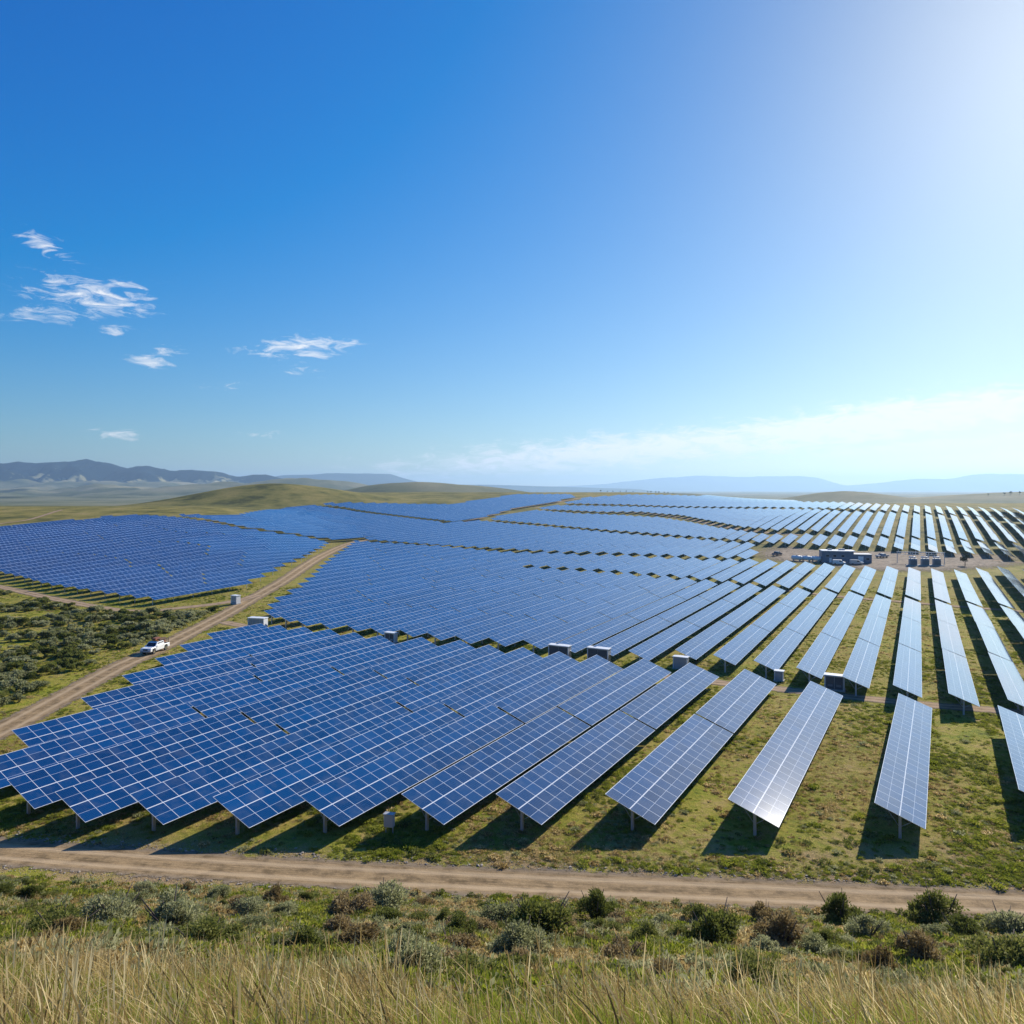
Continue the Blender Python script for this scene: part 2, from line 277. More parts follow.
def road_mat(name, base=(.31, .215, .112), ruts=True):
    m = mat(name, rough=.95, spec=.1); t = m.node_tree; b = t.nodes['Principled BSDF']
    g = N(t, 'ShaderNodeNewGeometry'); p = g.outputs['Position']; uv = N(t, 'ShaderNodeUVMap'); su = N(t, 'ShaderNodeSeparateXYZ'); t.links.new(uv.outputs[0], su.inputs[0])
    n2 = noise(t, .6, 5, .6, p); n3 = noise(t, 6, 4, .7, p)
    av = N(t, 'ShaderNodeMapping'); av.inputs['Scale'].default_value = (9, .35, 1); t.links.new(uv.outputs[0], av.inputs[0])
    n5 = noise(t, 1, 5, .6, av.outputs[0])
    c = ramp(t, n2, [(.34, tuple(x*.55 for x in base)), (.5, base), (.68, tuple(x*1.25 for x in base))])
    c = mixc(t, .55, c, ramp(t, n5, [(.33, (.62, .62, .62)), (.6, (1.12, 1.12, 1.12))]), 'MULTIPLY')
    c = mixc(t, .5, c, ramp(t, n3, [(.3, (.6, .6, .6)), (.7, (1.25, 1.25, 1.25))]), 'MULTIPLY')
    if ruts:
        a = math_n(t, 'ABSOLUTE', su.outputs[0])      # 0 middle .. 1 edge
        d = math_n(t, 'ABSOLUTE', math_n(t, 'SUBTRACT', a, math_n(t, 'ADD', math_n(t, 'MULTIPLY', n5, .2), .30)))
        c = mixc(t, mrange(t, d, .03, .20, .65, 0), c, (.52, .385, .235))
        c = mixc(t, mrange(t, math_n(t, 'ADD', a, math_n(t, 'MULTIPLY', n2, .3)), .75, 1.05, 0, .8), c, (.22, .175, .125))
    t.links.new(c, b.inputs['Base Color'])
    a = math_n(t, 'ABSOLUTE', su.outputs[0]); n6 = noise(t, .9, 8, .78, p)
    al = mrange(t, math_n(t, 'ADD', a, math_n(t, 'MULTIPLY', math_n(t, 'SUBTRACT', n6, .5), 1.7)), .84, .96, 1, 0)
    t.links.new(al, b.inputs['Alpha'])
    bump(t, math_n(t, 'ADD', math_n(t, 'MULTIPLY', n3, .4), n5), .6, .12)
    return m
M_ROAD = road_mat('dirt_road_surface'); M_TRACK = road_mat('dirt_track_surface', (.35, .24, .145))
def spline(pts, step):
    P = [np.array(p, float) for p in pts]; P = [2*P[0]-P[1]] + P + [2*P[-1]-P[-2]]; out = []
    for i in range(1, len(P)-2):
        n = max(2, int(np.linalg.norm(P[i+1]-P[i])/step))
        for k in range(n):
            t = k/n
            out.append(.5*((2*P[i])+(-P[i-1]+P[i+1])*t+(2*P[i-1]-5*P[i]+4*P[i+1]-P[i+2])*t*t+(-P[i-1]+3*P[i]-3*P[i+1]+P[i+2])*t**3))
    out.append(P[-2]); return np.array(out)
def strip(name, pts, width, m, lift=.05, step=1.2, nx=9):
    c = spline(pts, step); d = np.gradient(c, axis=0); d /= np.linalg.norm(d, axis=1)[:, None]; nrm = np.stack([d[:, 1], -d[:, 0]], 1)
    a = np.linspace(-1.3, 1.3, nx); L = np.concatenate([[0], np.cumsum(np.linalg.norm(np.diff(c, axis=0), axis=1))])
    X = c[:, None, 0]+nrm[:, None, 0]*a*width/2; Y = c[:, None, 1]+nrm[:, None, 1]*a*width/2
    Z = T(X, Y)+lift - .0*np.abs(a)
    uv = np.stack([np.broadcast_to(a, X.shape), np.broadcast_to(L[:, None], X.shape)], -1)
    return tag(link(name, grid_mesh(name, X, Y, Z, m, uv)), kind='structure')
us = np.linspace(-120, 110, 24)
strip('near_dirt_road', [(u, float(road_v(np.array(u)))) for u in us], 5.6, M_ROAD, .03, .6, 17)
for k, (wd, pts) in W['L'].items():
    strip(k, pts, wd, M_ROAD if k in ('dirt_road',) else M_TRACK, {'dirt_road': .05, 'service_track': .045, 'side_track': .06}.get(k, .14), 1.5)
# bare dirt yard round the control building
yc = np.array(W['Y']); yc0 = yc.mean(0)
rr = np.linspace(0, 1.12, 14); th = spline(list(map(tuple, W['Y']))+[tuple(W['Y'][0])], 2.0)
X = yc0[0]+(th[None, :, 0]-yc0[0])*rr[:, None]; Y = yc0[1]+(th[None, :, 1]-yc0[1])*rr[:, None]
M_YARD = road_mat('dirt_yard_surface', (.30, .235, .165), False)
tag(link('dirt_yard', grid_mesh('dirt_yard', X, Y, T(X, Y)+.14, M_YARD, np.stack([np.broadcast_to(rr[:, None]*.9, X.shape), Y*.1], -1))), kind='structure')

# ------------------------------------------------------------------ mountains far off
def mount_mat(name, c1, c2, c3, lo, hi):
    m = mat(name, rough=1, spec=.05); t = m.node_tree; b = t.nodes['Principled BSDF']
    g = N(t, 'ShaderNodeNewGeometry'); p = g.outputs['Position']; sp = N(t, 'ShaderNodeSeparateXYZ'); t.links.new(p, sp.inputs[0])
    n = noise(t, .0034, 9, .68, p)
    k = math_n(t, 'ADD', mrange(t, sp.outputs[2], lo, hi), math_n(t, 'MULTIPLY', math_n(t, 'SUBTRACT', n, .5), 2.4))
    t.links.new(ramp(t, k, [(.1, c1), (.40, c2), (.48, c3)]), b.inputs['Base Color'])
    return m
def mountain(name, pix, v0, depth, m, rough=.5, seed=0, wl=900., base=-12.):
    px = np.array([p[0] for p in pix], float); pz = np.array([33+(490-p[1])/760*v0 for p in pix])
    pu = (px-512)/760*v0
    u = np.linspace(pu[0], pu[-1], 360); v = np.linspace(-1, 1, 90)
    U, Vn = np.meshgrid(u, v, indexing='xy'); Vw = v0+Vn*depth
    H = hermite(list(zip(pu, pz)))(U)-base
    wx = U+.35*wl*fbm(U/wl/1.7, Vw/wl/1.7, 3, seed+9); rid = 1-np.abs(2.2*fbm(wx/wl, Vw/(wl*2.6), 6, seed))
    env = np.clip(1-np.abs(Vn+.12*fbm(U/wl, Vw/wl, 2, seed+5)), 0, 1)**1.15
    crest = np.exp(-(Vn/.12)**2)
    Z = base+H*env*((1-rough)+rough*(rid*(1-crest)+crest*.95))+H*.06*fbm(U/(wl*.3), Vw/(wl*.3), 4, seed+3)*env
    return tag(link(name, grid_mesh(name, U, Vw, Z, m)), kind='structure')
M_M1 = mount_mat('wooded_mountain', (.34, .31, .17), (.22, .21, .11), (.003, .014, .022), -60, 350)
M_M2 = mount_mat('hazy_mountain', (.06, .08, .06), (.04, .06, .05), (.04, .06, .05), 0, 500)
mountain('near_mountains', [(-260, 470), (-150, 463), (-60, 462), (0, 460), (40, 460.5), (88, 457.5), (110, 461), (133, 466.5), (146, 463.5), (172, 468.5), (192, 469), (212, 470), (238, 475.5), (262, 472.5), (285, 478), (310, 480), (345, 484), (395, 486), (440, 488), (500, 490)], 9500, 2600, M_M1, .9, 1, 640)
mountain('far_mountains', [(235, 488), (262, 480), (285, 474.5), (312, 474), (330, 472.5), (352, 473), (372, 473.5), (388, 473.5), (402, 477), (420, 481.5), (445, 484), (500, 485), (560, 486.5), (640, 489)], 17000, 3000, M_M2, .35, 4, 2600)
mountain('east_mountains', [(470, 489), (560, 486), (610, 483), (650, 478.5), (690, 475.5), (720, 475.5), (745, 476.5), (790, 475.5), (815, 477), (840, 484), (870, 488), (900, 490)], 30000, 3000, M_M2, .3, 8, 3000)
mountain('southeast_mountains', [(760, 490), (830, 486.5), (880, 482.5), (920, 478.5), (945, 479), (975, 474.5), (1005, 473.5), (1050, 476), (1120, 472), (1200, 478), (1350, 488)], 28000, 3000, M_M2, .3, 12, 3000)

# ------------------------------------------------------------------ solar tables
ROW_AZ = math.radians(28.19); RX = np.array([math.cos(ROW_AZ), -math.sin(ROW_AZ)]); DY = np.array([math.sin(ROW_AZ), math.cos(ROW_AZ)])
BLOCK_AZ = {'front': math.radians(29.6)}
def axes(blk):
    a = BLOCK_AZ.get(blk, ROW_AZ); return np.array([math.cos(a), -math.sin(a)]), np.array([math.sin(a), math.cos(a)]), a
MOD = 1.8; TW = 4.2; TILT = math.radians(20.5); HUB = 2.4
def panel_mat():
    m = mat('solar_glass', rough=.075, spec=.6); t = m.node_tree; b = t.nodes['Principled BSDF']
    b.inputs['Coat Weight'].default_value = .75; b.inputs['Coat Roughness'].default_value = .05
    uv = N(t, 'ShaderNodeUVMap'); s = N(t, 'ShaderNodeSeparateXYZ'); t.links.new(uv.outputs[0], s.inputs[0]); x, y = s.outputs[0], s.outputs[1]
    def line(v, period, half, phase=0.0):      # 1 on the line
        a = math_n(t, 'MULTIPLY', math_n(t, 'ADD', v, phase), 1/period)
        d = math_n(t, 'ABSOLUTE', math_n(t, 'SUBTRACT', math_n(t, 'FRACT', math_n(t, 'ADD', a, .5)), .5))
        return math_n(t, 'LESS_THAN', d, half/period)
    l = math_n(t, 'MAXIMUM', line(y, MOD, .023), line(x, 2.0, .040))
    thin = line(x, 1.0, .015)
    cell = math_n(t, 'MAXIMUM', line(x, .167, .006), line(y, .18, .006))
    oi = N(t, 'ShaderNodeObjectInfo')
    mv = N(t, 'ShaderNodeVectorMath', operation='FLOOR'); ms = N(t, 'ShaderNodeVectorMath', operation='MULTIPLY'); ms.inputs[1].default_value = (1.0, 1/MOD, 1)
    t.links.new(uv.outputs[0], ms.inputs[0]); t.links.new(ms.outputs[0], mv.inputs[0])
    wn = N(t, 'ShaderNodeTexWhiteNoise', noise_dimensions='4D'); t.links.new(mv.outputs[0], wn.inputs['Vector']); t.links.new(oi.outputs['Random'], wn.inputs['W'])
    c = mixc(t, wn.outputs['Value'], (.002, .034, .120), (.003, .053, .175))
    c = mixc(t, 1.0, c, ramp(t, oi.outputs['Random'], [(0, (.80, .82, .84)), (1, (1.22, 1.18, 1.14))]), 'MULTIPLY')
    pg = N(t, 'ShaderNodeNewGeometry'); dn = noise(t, .45, 6, .65, pg.outputs['Position'])
    c = mixc(t, math_n(t, 'MULTIPLY', mrange(t, dn, .48, .75), .16), c, (.30, .29, .26))
    c = mixc(t, math_n(t, 'MULTIPLY', cell, .35), c, (.07, .15, .32))
    c = mixc(t, math_n(t, 'MULTIPLY', thin, .75), c, (.62, .68, .76))
    c = mixc(t, l, c, (.80, .83, .86))
    t.links.new(c, b.inputs['Base Color'])
    return m
M_PANEL = panel_mat()
M_ALU = mat('aluminium_frame', (.62, .64, .66), .35, .6); M_BACK = mat('panel_backsheet', (.12, .13, .15), .6); M_GALV = mat('galvanised_steel', (.50, .52, .54), .5, .35)
def slab(x0, x1, y0, y1, rx=TILT, th=.045):
    """slab tilted about Y through the hub; returns co, quads, material index (0 glass 1 edge 2 back), uv"""
    c, s = math.cos(rx), math.sin(rx)
    P = np.array([[x, y, z] for z in (0, -th) for (x, y) in ((x0, y0), (x1, y0), (x1, y1), (x0, y1))], float)
    uv = P[:, :2].copy()
    co = np.stack([P[:, 0]*c+P[:, 2]*s, P[:, 1], -P[:, 0]*s+P[:, 2]*c+HUB], 1)
    q = np.array([[0, 1, 2, 3], [7, 6, 5, 4], [0, 4, 5, 1], [1, 5, 6, 2], [2, 6, 7, 3], [3, 7, 4, 0]])
    return co, q, np.array([0, 2, 1, 1, 1, 1]), uv
def bxq(x0, x1, y0, y1, z0, z1):
    co = np.array([[x, y, z] for z in (z0, z1) for (x, y) in ((x0, y0), (x1, y0), (x1, y1), (x0, y1))], float)
    q = np.array([[3, 2, 1, 0], [4, 5, 6, 7], [0, 1, 5, 4], [1, 2, 6, 5], [2, 3, 7, 6], [3, 0, 4, 7]])
    return co, q, np.full(6, 3), co[:, :2].copy()
def join(ps):
    co, q, i, uv = [], [], [], []; n = 0
    for p in ps: co.append(p[0]); q.append(p[1]+n); i.append(p[2]); uv.append(p[3]); n += len(p[0])
    return np.concatenate(co), np.concatenate(q), np.concatenate(i), np.concatenate(uv)
PM = [M_PANEL, M_ALU, M_BACK, M_GALV]
def post_ys(n):
    L = n*MOD; k = max(2, int(round((L-1.6)/7.0))+1); return np.linspace(-L/2+.8, L/2-.8, k)
CACHE = {}
def cached(key, f):
    if key not in CACHE: CACHE[key] = f()
    return CACHE[key]
def make_post():
    b = MB()
    for (x, y, sx, sy) in ((0, 0, .05, .20), (-.08, 0, .16-.05, .03)):  # C-profile
        pass
    b.box((.09, 0, .75), (.05, .28, 2.9), M_GALV); b.box((-.03, .12, .75), (.19, .04, 2.9), M_GALV); b.box((-.03, -.12, .75), (.19, .04, 2.9), M_GALV)
    b.box((0, 0, 2.2), (.34, .3, .12), M_GALV); b.cyl((.1, 0, 1.1), (1.25, 0, 1.88), .035, M_GALV, 6); b.cyl((-.1, 0, 1.1), (-1.25, 0, 2.72), .035, M_GALV, 6)
    return b.mesh('post')
def make_tube(n, TW):
    L = n*MOD; b = MB(); b.box((0, 0, HUB-.13), (.14, L-.3, .14), M_GALV)
    c, s = math.cos(TILT), math.sin(TILT); R = Matrix.Rotation(TILT, 3, 'Y')
    k = n
    for y in np.linspace(-L/2+.25, L/2-.25, k): b.box((-.08*s, y, HUB-.08*c-.01), (TW*.8, .05, .05), M_GALV, rot=R)
    return b.mesh('torque_tube')
def make_bank(n, side, TW):
    L = n*MOD
    x0, x1 = ((-TW/2, -.004), (.004, TW/2))[side]
    co, q, i, uv = slab(x0, x1, -L/2, L/2); uv = (uv+np.array([0, L/2]))*np.array([4/TW, 1])
    return np_mesh('panel_bank', co, q, PM[:3], i, uv)
def make_whole(n, TW):
    L = n*MOD; ps = [slab(-TW/2, TW/2, -L/2, L/2)]; ps[0] = (ps[0][0], ps[0][1], ps[0][2], (ps[0][3]+np.array([0, L/2]))*np.array([4/TW, 1]))
    for y in post_ys(n): ps.append(bxq(-.07, .07, y-.1, y+.1, -.4, HUB-.1))
    return np_mesh('solar_table', *(lambda r: (r[0], r[1], PM, r[2], r[3]))(join(ps)))
def ordinal(n):
    o = ['', 'first', 'second', 'third', 'fourth', 'fifth', 'sixth', 'seventh', 'eighth', 'ninth', 'tenth', 'eleventh', 'twelfth', 'thirteenth', 'fourteenth', 'fifteenth', 'sixteenth', 'seventeenth', 'eighteenth', 'nineteenth']
    tens = {20: 'twent', 30: 'thirt', 40: 'fort', 50: 'fift', 60: 'sixt', 70: 'sevent'}
    if n < 20: return o[n]
    t = n//10*10
    return tens[t]+'ieth' if n % 10 == 0 else tens[t]+'y-'+o[n % 10]
POLY = W['B']
BLOCK_TXT = {'front': 'front block above the road', 'middle': 'block beyond the service track', 'upper': 'block before the control building',
             'long': 'block beyond the road top', 'band': 'band behind the control building', 'slope': 'slope behind the building',
             'crest': 'crest of the far slope', 'west': 'block left of the dirt road', 'northwest': 'block behind the left block', 'farwest': 'block under the brown hilltop'}
def clip(poly, t, blk):
    rx_, dy_, _ = axes(blk); P = np.array(poly); ta = P@rx_; sa = P@dy_; n = len(P); xs = []
    for i in range(n):
        j = (i+1) % n
        if (ta[i]-t)*(ta[j]-t) < 0: xs.append(sa[i]+(sa[j]-sa[i])*(t-ta[i])/(ta[j]-ta[i]))
    xs.sort(); return [(xs[i], xs[i+1]) for i in range(0, len(xs)-1, 2)]
T1 = list(W['T1']); t = T1[0]+12.5; T1 = [t]+T1
T1 = sorted(T1); gaps = []
for a, b in zip(T1[:-1], T1[1:]): gaps.append(b-a)
full = []
for a, b in zip(T1[:-1], T1[1:]):
    full.append(a); k = max(1, int(round((b-a)/8.0))) if a < -79 and (b-a) > 11 else 1
    for q in range(1, k): full.append(a+(b-a)*q/k)
full.append(T1[-1]); a = T1[0]
while a > -150: a -= 7.2; full.append(a)
ROWS_FRONT = sorted(full)
ROWS = [-1.6+7.35*k for k in range(-75, 40)]
rng = random.Random(4)
TABLES = []
for blk, poly in POLY.items():
    rows = ROWS_FRONT if blk == 'front' else ROWS
    maxn = {'front': 22, 'middle': 22, 'upper': 22}.get(blk, 22)
    for ri, t in enumerate(sorted(rows, reverse=True)):
        for (s0, s1) in clip(poly, t, blk):
            L = s1-s0; nm = int(L/MOD)
            if nm < 2: continue
            if blk == 'front' and t > -20: maxr = 30
            else: maxr = maxn
            k = max(1, math.ceil(nm/maxr)); base, ext = divmod(nm, k); s = s0
            for q in range(k):
                n = base+(1 if q < ext else 0); l = n*MOD
                if n >= 2: TABLES.append([blk, t, s+l/2, n, q, k]); 
                s += l+(.45 if k > 1 else 0)
def frame_of(t, s, n, blk):
    rx_, dy_, _ = axes(blk); L = n*MOD; c = rx_*t+dy_*s; a = c-dy_*L*.5; b = c+dy_*L*.5
    za, zb, zc = T(np.array([a[0], b[0], c[0]]), np.array([a[1], b[1], c[1]]))
    z = (za+zb+2*zc)/4
    return c[0], c[1], float(z), math.atan2(zb-za, L)
def size_of(tb):
    x, y, z, p = frame_of(*tb[1:4], tb[0]); d2 = x*x+y*y+(z-33)**2
    px = 512+760*x/max(y, 1); half = tb[3]*MOD*760/max(y, 1)*.6
    inn = px > -half-10 and px < 1034+half and y > 20
    nrm = np.array([RX[0]*math.sin(TILT), RX[1]*math.sin(TILT), math.cos(TILT)]); vd = np.array([-x, -y, 33-z-2])/math.sqrt(d2)
    return (abs(float(nrm@vd))*tb[3]/d2 if inn else 0.0), px, y
info = [(size_of(tb), tb) for tb in TABLES]
keep = [i for i in info if i[0][0] > 0]
keep.sort(key=lambda i: -i[0][0])
single, mass = keep[:300], keep[300:]
rowsets = {}
for (sz, tb) in single: rowsets.setdefault(tb[0], set()).add(round(tb[1], 2))
rowsets = {k: sorted(v, reverse=True) for k, v in rowsets.items()}
seg_words = {1: ['only'], 2: ['near', 'far'], 3: ['near', 'middle', 'far']}
def link_copy(src, name, me, parent): pass
N_PARTS = 0
for (sz, px, y), (blk, t, s, n, q, k) in single:
    x, yy, z, pit = frame_of(t, s, n, blk)
    near = yy < 215; tw = (4.6 if t > -8 else 5.0 if t > -20 else 5.4) if blk == 'front' else 4.2
    if near:
        root = empty('solar_table', (x, yy, z))
    else:
        root = link('solar_table', cached(('w', n), lambda: make_whole(n, 4.2)), None, (x, yy, z))
    root.rotation_mode = 'XYZ'
    root.matrix_world = Matrix.Translation((x, yy, z)) @ Matrix.Rotation(-axes(blk)[2], 4, 'Z') @ Matrix.Rotation(pit, 4, 'X') @ Matrix.Rotation(math.radians(rng.gauss(0, .45)), 4, 'Y')
    ri = rowsets[blk].index(round(t, 2))+1
    seg = '' if k == 1 else (f', {seg_words[k][q]} table' if k <= 3 else f', {ordinal(q+1)} table back')
    side = 'pale' if px > 780 else ('bright blue' if px > 480 else 'deep blue')
    tag(root, f'{side} table, {BLOCK_TXT[blk]}, {ordinal(ri)} row from right{seg}', 'solar panel', 'solar tables standing in rows across the field')
    if near:
        for sd_ in (0, 1): link('panel_bank', cached(('b', n, sd_, tw), lambda: make_bank(n, sd_, tw)), root)
        link('torque_tube', cached(('t', n, tw), lambda: make_tube(n, tw)), root)
        for yp in post_ys(n): link('post', cached('p', make_post), root, (0, float(yp), 0))
acc = []
for (sz, px, y), (blk, t, s, n, q, k) in mass:
    x, yy, z, pit = frame_of(t, s, n, blk); L = n*MOD
    p = slab(-TW/2, TW/2, -L/2, L/2); ps = [(p[0], p[1], p[2], (p[3]+np.array([0, L/2]))*np.array([4/TW, 1]))]
    for yp in (-L/2+.8, 0, L/2-.8): ps.append(bxq(-.07, .07, yp-.1, yp+.1, -.5, HUB-.1))
    co, qd, i, uv = join(ps)
    M = np.array(Matrix.Translation((x, yy, z)) @ Matrix.Rotation(-axes(blk)[2], 4, 'Z') @ Matrix.Rotation(pit, 4, 'X'))
    acc.append((co@M[:3, :3].T+M[:3, 3], qd, i, uv))
if acc:
    r = join(acc); tag(link('distant_solar_tables', np_mesh('distant_solar_tables', r[0], r[1], PM, r[2], r[3])), kind='stuff')
print('tables', len(single), len(mass))

# ------------------------------------------------------------------ cabinets, building, yard
PT = W['P']
M_WHITE = mat('white_paint', (.78, .79, .78), .45); M_GREY = mat('grey_paint', (.36, .37, .38), .5); M_DGREY = mat('dark_grey_panel', (.075, .085, .105), .5)
M_NAVY = mat('blue_grey_cladding', (.13, .17, .23), .55); M_BLACK = mat('black_rubber', (.02, .02, .02), .8); M_GLASS = mat('vehicle_glass', (.015, .025, .04), .08)
M_CONC = mat('concrete', (.42, .40, .37), .9); M_RED = mat('red_lamp', (.45, .03, .02), .3); M_LAMP = mat('lamp_glass', (.75, .77, .8), .15); M_CHROME = mat('bright_trim', (.6, .6, .62), .25, .9)
M_RUST = mat('rust_brown_load', (.26, .09, .05), .7); M_ORANGE = mat('amber_lamp', (.7, .25, .03), .3); M_WOODB = mat('brown_load', (.17, .10, .06), .8); M_BLUEP = mat('dark_blue_paint', (.03, .05, .09), .3)
tx = M_NAVY.node_tree; tcn = N(tx, 'ShaderNodeTexCoord'); wv = N(tx, 'ShaderNodeTexWave'); wv.inputs['Scale'].default_value = 3.0; tx.links.new(tcn.outputs['Object'], wv.inputs['Vector']); bump(tx, wv.outputs['Fac'], .4, .05)
def cabinet(key, wd, dp, ht, label, body=M_GREY, door=M_DGREY, trim=M_WHITE, doors=2, rz=-ROW_AZ, group='equipment cabinets standing by the rows'):
    x, y = PT[key] if isinstance(key, str) else key; z = Tz(x, y)
    r = tag(empty('equipment_cabinet', (x, y, z), rz), label, 'cabinet', group)
    MB().box((0, 0, .02), (wd+.3, dp+.3, .5), M_CONC, .02).build('plinth', r)
    MB().box((0, 0, .27+(ht-.35)/2), (wd, dp, ht-.35), body, .02).build('body', r)
    MB().box((0, -.05, ht), (wd+.24, dp+.28, .16), trim, .02).build('roof', r)
    for sx_ in (-1, 1): MB().box((sx_*(wd/2-.04), -dp/2-.03, .27+(ht-.35)/2), (.14, .07, ht-.36), trim).build('corner_trim', r)
    dw = (wd-.36)/doors
    for k in range(doors):
        cx = -wd/2+.18+dw*(k+.5)
        d = MB().box((cx, -dp/2-.025, .3+(ht-.5)/2), (dw-.08, .05, ht-.55), door, .01).build('door', r)
        h = MB().box((cx+dw*.33, -dp/2-.07, .25+ht*.45), (.05, .05, .3), M_CHROME)
        h.build('handle', d)
        v = MB()
        for q in range(5): v.box((cx, -dp/2-.056, .45+ht*.12+q*.07), (dw*.6, .02, .03), body)
        v.build('vent', d)
    return r
cabinet('cab_a', 4.2, 1.8, 2.7, 'white equipment container with grey doors beside the dirt road', M_WHITE, M_GREY, M_WHITE, 4, -ROW_AZ+.25)
cabinet('cab_b', 2.2, 1.5, 2.5, 'white cabinet standing alone where the side track meets the dirt road', M_WHITE, M_GREY, M_WHITE, 2, -ROW_AZ)
cabinet('cab_c', 2.6, 1.2, 2.3, 'small white cabinet on the service track, second from the dirt road', M_WHITE, M_DGREY, M_WHITE, 2, -ROW_AZ)
cabinet('cab_d', 4.2, 1.5, 2.9, 'dark grey cabinet with white roof, left one of the close pair', M_GREY, M_DGREY, M_WHITE, 2)
cabinet('cab_e', 4.2, 1.5, 2.9, 'dark grey cabinet with white roof, right one of the close pair', M_GREY, M_DGREY, M_WHITE, 2)
cabinet('cab_f', 2.6, 1.3, 2.3, 'grey cabinet tucked under a table end, between the close pair and the narrow one', M_GREY, M_GREY, M_WHITE, 2)
cabinet('cab_g', 1.4, 1.1, 1.8, 'narrow pale grey cabinet beside a table post', M_GREY, M_GREY, M_WHITE, 1)
cabinet('cab_h', 3.0, 1.4, 2.5, 'grey cabinet at the right end of the service track cabinets', M_GREY, M_DGREY, M_WHITE, 2)
x, y = PT['combiner']; r = tag(empty('combiner_box', (x, y, Tz(x, y)), -.25), 'small pale grey box on two short posts below the front row', 'electrical box')
MB().box((0, 0, 1.25), (.95, .5, 1.2), mat('pale_grey_paint', (.58, .58, .56), .5), .03).build('body', r)
MB().box((0, -.265, 1.25), (.8, .03, 1.02), mat('pale_grey_door', (.5, .5, .49), .5), .01).build('door', r)
MB().box((0, 0, 1.88), (1.08, .66, .06), M_GREY, .01).build('roof', r)
for sx_ in (-.36, .36): MB().box((sx_, 0, .2), (.08, .08, .95), M_GALV).build('post', r)

x, y = PT['building']; z = Tz(x, y)
bz = empty('control_building', (x, y+4, z), -.22); tag(bz, 'dark blue-grey flat-roofed control building on the bare dirt yard', 'building'); bz.scale = (.82, .82, .85)
MB().box((0, 0, 2.6), (15.5, 9, 6.4), M_NAVY).build('wall', bz)
rf = MB().box((.4, 0, 5.95), (16.4, 9.8, .35), M_WHITE, .03).build('roof', bz)
MB().box((3, 1.5, 6.35), (3.0, 2.0, .9), M_GREY, .03).box((-3, 1, 6.3), (2.0, 1.6, .8), M_GREY, .03).build('rooftop_unit', rf)
MB().box((12.0, -.4, 1.9), (9.0, 8, 4.8), M_NAVY).build('annex_wall', bz)
MB().box((12.1, -.4, 4.4), (9.4, 8.5, .28), M_GREY, .03).build('annex_roof', bz)
d = MB().box((11.2, -4.45, 1.75), (2.6, .12, 3.5), M_WHITE, .02).build('door', bz); MB().box((12.2, -4.54, 1.6), (.08, .08, .4), M_DGREY).build('handle', d)
for wx in (14.6,):
    w_ = MB().box((wx, -4.43, 2.2), (1.8, .07, 1.2), M_GREY).build('window', bz); MB().box((wx, -4.47, 2.2), (1.6, .03, 1.0), M_GLASS).build('pane', w_)
for wx in (-5, -1.5, 2.5):
    w_ = MB().box((wx, -4.53, 3.5), (1.7, .07, 1.1), M_GREY).build('window', bz); MB().box((wx, -4.575, 3.5), (1.5, .03, .9), M_GLASS).build('pane', w_)
d = MB().box((-3.6, -4.56, 1.3), (1.2, .08, 2.4), M_WHITE, .02).build('door', bz); MB().box((-3.2, -4.62, 1.3), (.06, .06, .3), M_DGREY).build('handle', d)
# storage tanks left of the building
for k in range(3):
    x, y = PT['tanks']; x += (k-1)*3.6; y += -(k-1)*1.4+2; r = tag(empty('storage_tank', (x, y, Tz(x, y)), .9), ['white storage tank, farthest from the control building', 'white storage tank, middle of the three', 'white storage tank nearest the control building'][k], 'tank', 'white tanks beside the control building')
    b = MB().cyl((0, -1.9, 1.5), (0, 1.9, 1.5), .95, M_WHITE, 20)
    b.cyl((0, 1.9, 1.5), (0, 2.35, 1.5), .95, M_WHITE, 20, .45).cyl((0, -2.35, 1.5), (0, -1.9, 1.5), .45, M_WHITE, 20, .95); b.build('tank_body', r)
    for yy in (-1.3, 1.3): MB().box((0, yy, .3), (1.5, .3, 1.0), M_CONC, .02).build('saddle', r)
    MB().cyl((0, 0, 2.4), (0, 0, 2.75), .25, M_GREY).build('hatch', r)
# transformers
for k, key in enumerate(('trans', 'trans2', 'trans3')):
    x, y = PT[key]; y += 4; r = tag(empty('power_transformer', (x, y, Tz(x, y)+.1), -.3), ['grey transformer on the yard, one nearest the control building', 'grey transformer in the middle of the three on the yard', 'grey transformer on the yard, one nearest the dark tree'][k], 'transformer', 'transformers in the yard')
    MB().box((0, 0, .1), (5.2, 3.6, .4), M_CONC, .03).build('plinth', r)
    MB().box((0, 0, 1.6), (3.0, 1.9, 2.6), M_GREY, .06).build('tank', r)
    for sy in (-1, 1):
        b = MB()
        for q in range(8): b.box((-1.15+q*.33, sy*1.35, 1.55), (.1, .7, 2.0), M_GREY)
        b.build('radiator', r)
    MB().cyl((-1.4, 0, 3.5), (1.0, 0, 3.5), .33, M_WHITE).box((-.9, 0, 3.05), (.15, .3, .5), M_GREY).box((.6, 0, 3.05), (.15, .3, .5), M_GREY).build('conservator', r)
    for q in range(3):
        b = MB(); xx = -.9+q*.9
        b.cyl((xx, -.6, 2.9), (xx, -.75, 4.1), .07, M_RUST, 8)
        for w_ in range(5): b.cyl((xx, -.62-w_*.03, 3.05+w_*.2), (xx, -.63-w_*.03, 3.12+w_*.2), .17, M_WHITE, 10)
        b.build('bushing', r)
x, y = PT['trans2']; y += 11; x += 2
r = tag(empty('switchyard_gantry', (x, y, Tz(x, y)), -.3), 'grey steel gantry standing behind the transformers', 'gantry')
for xx in (-9, -3, 3, 9): MB().box((xx, 0, 2.2), (.25, .25, 5.2), M_GALV).build('post', r)
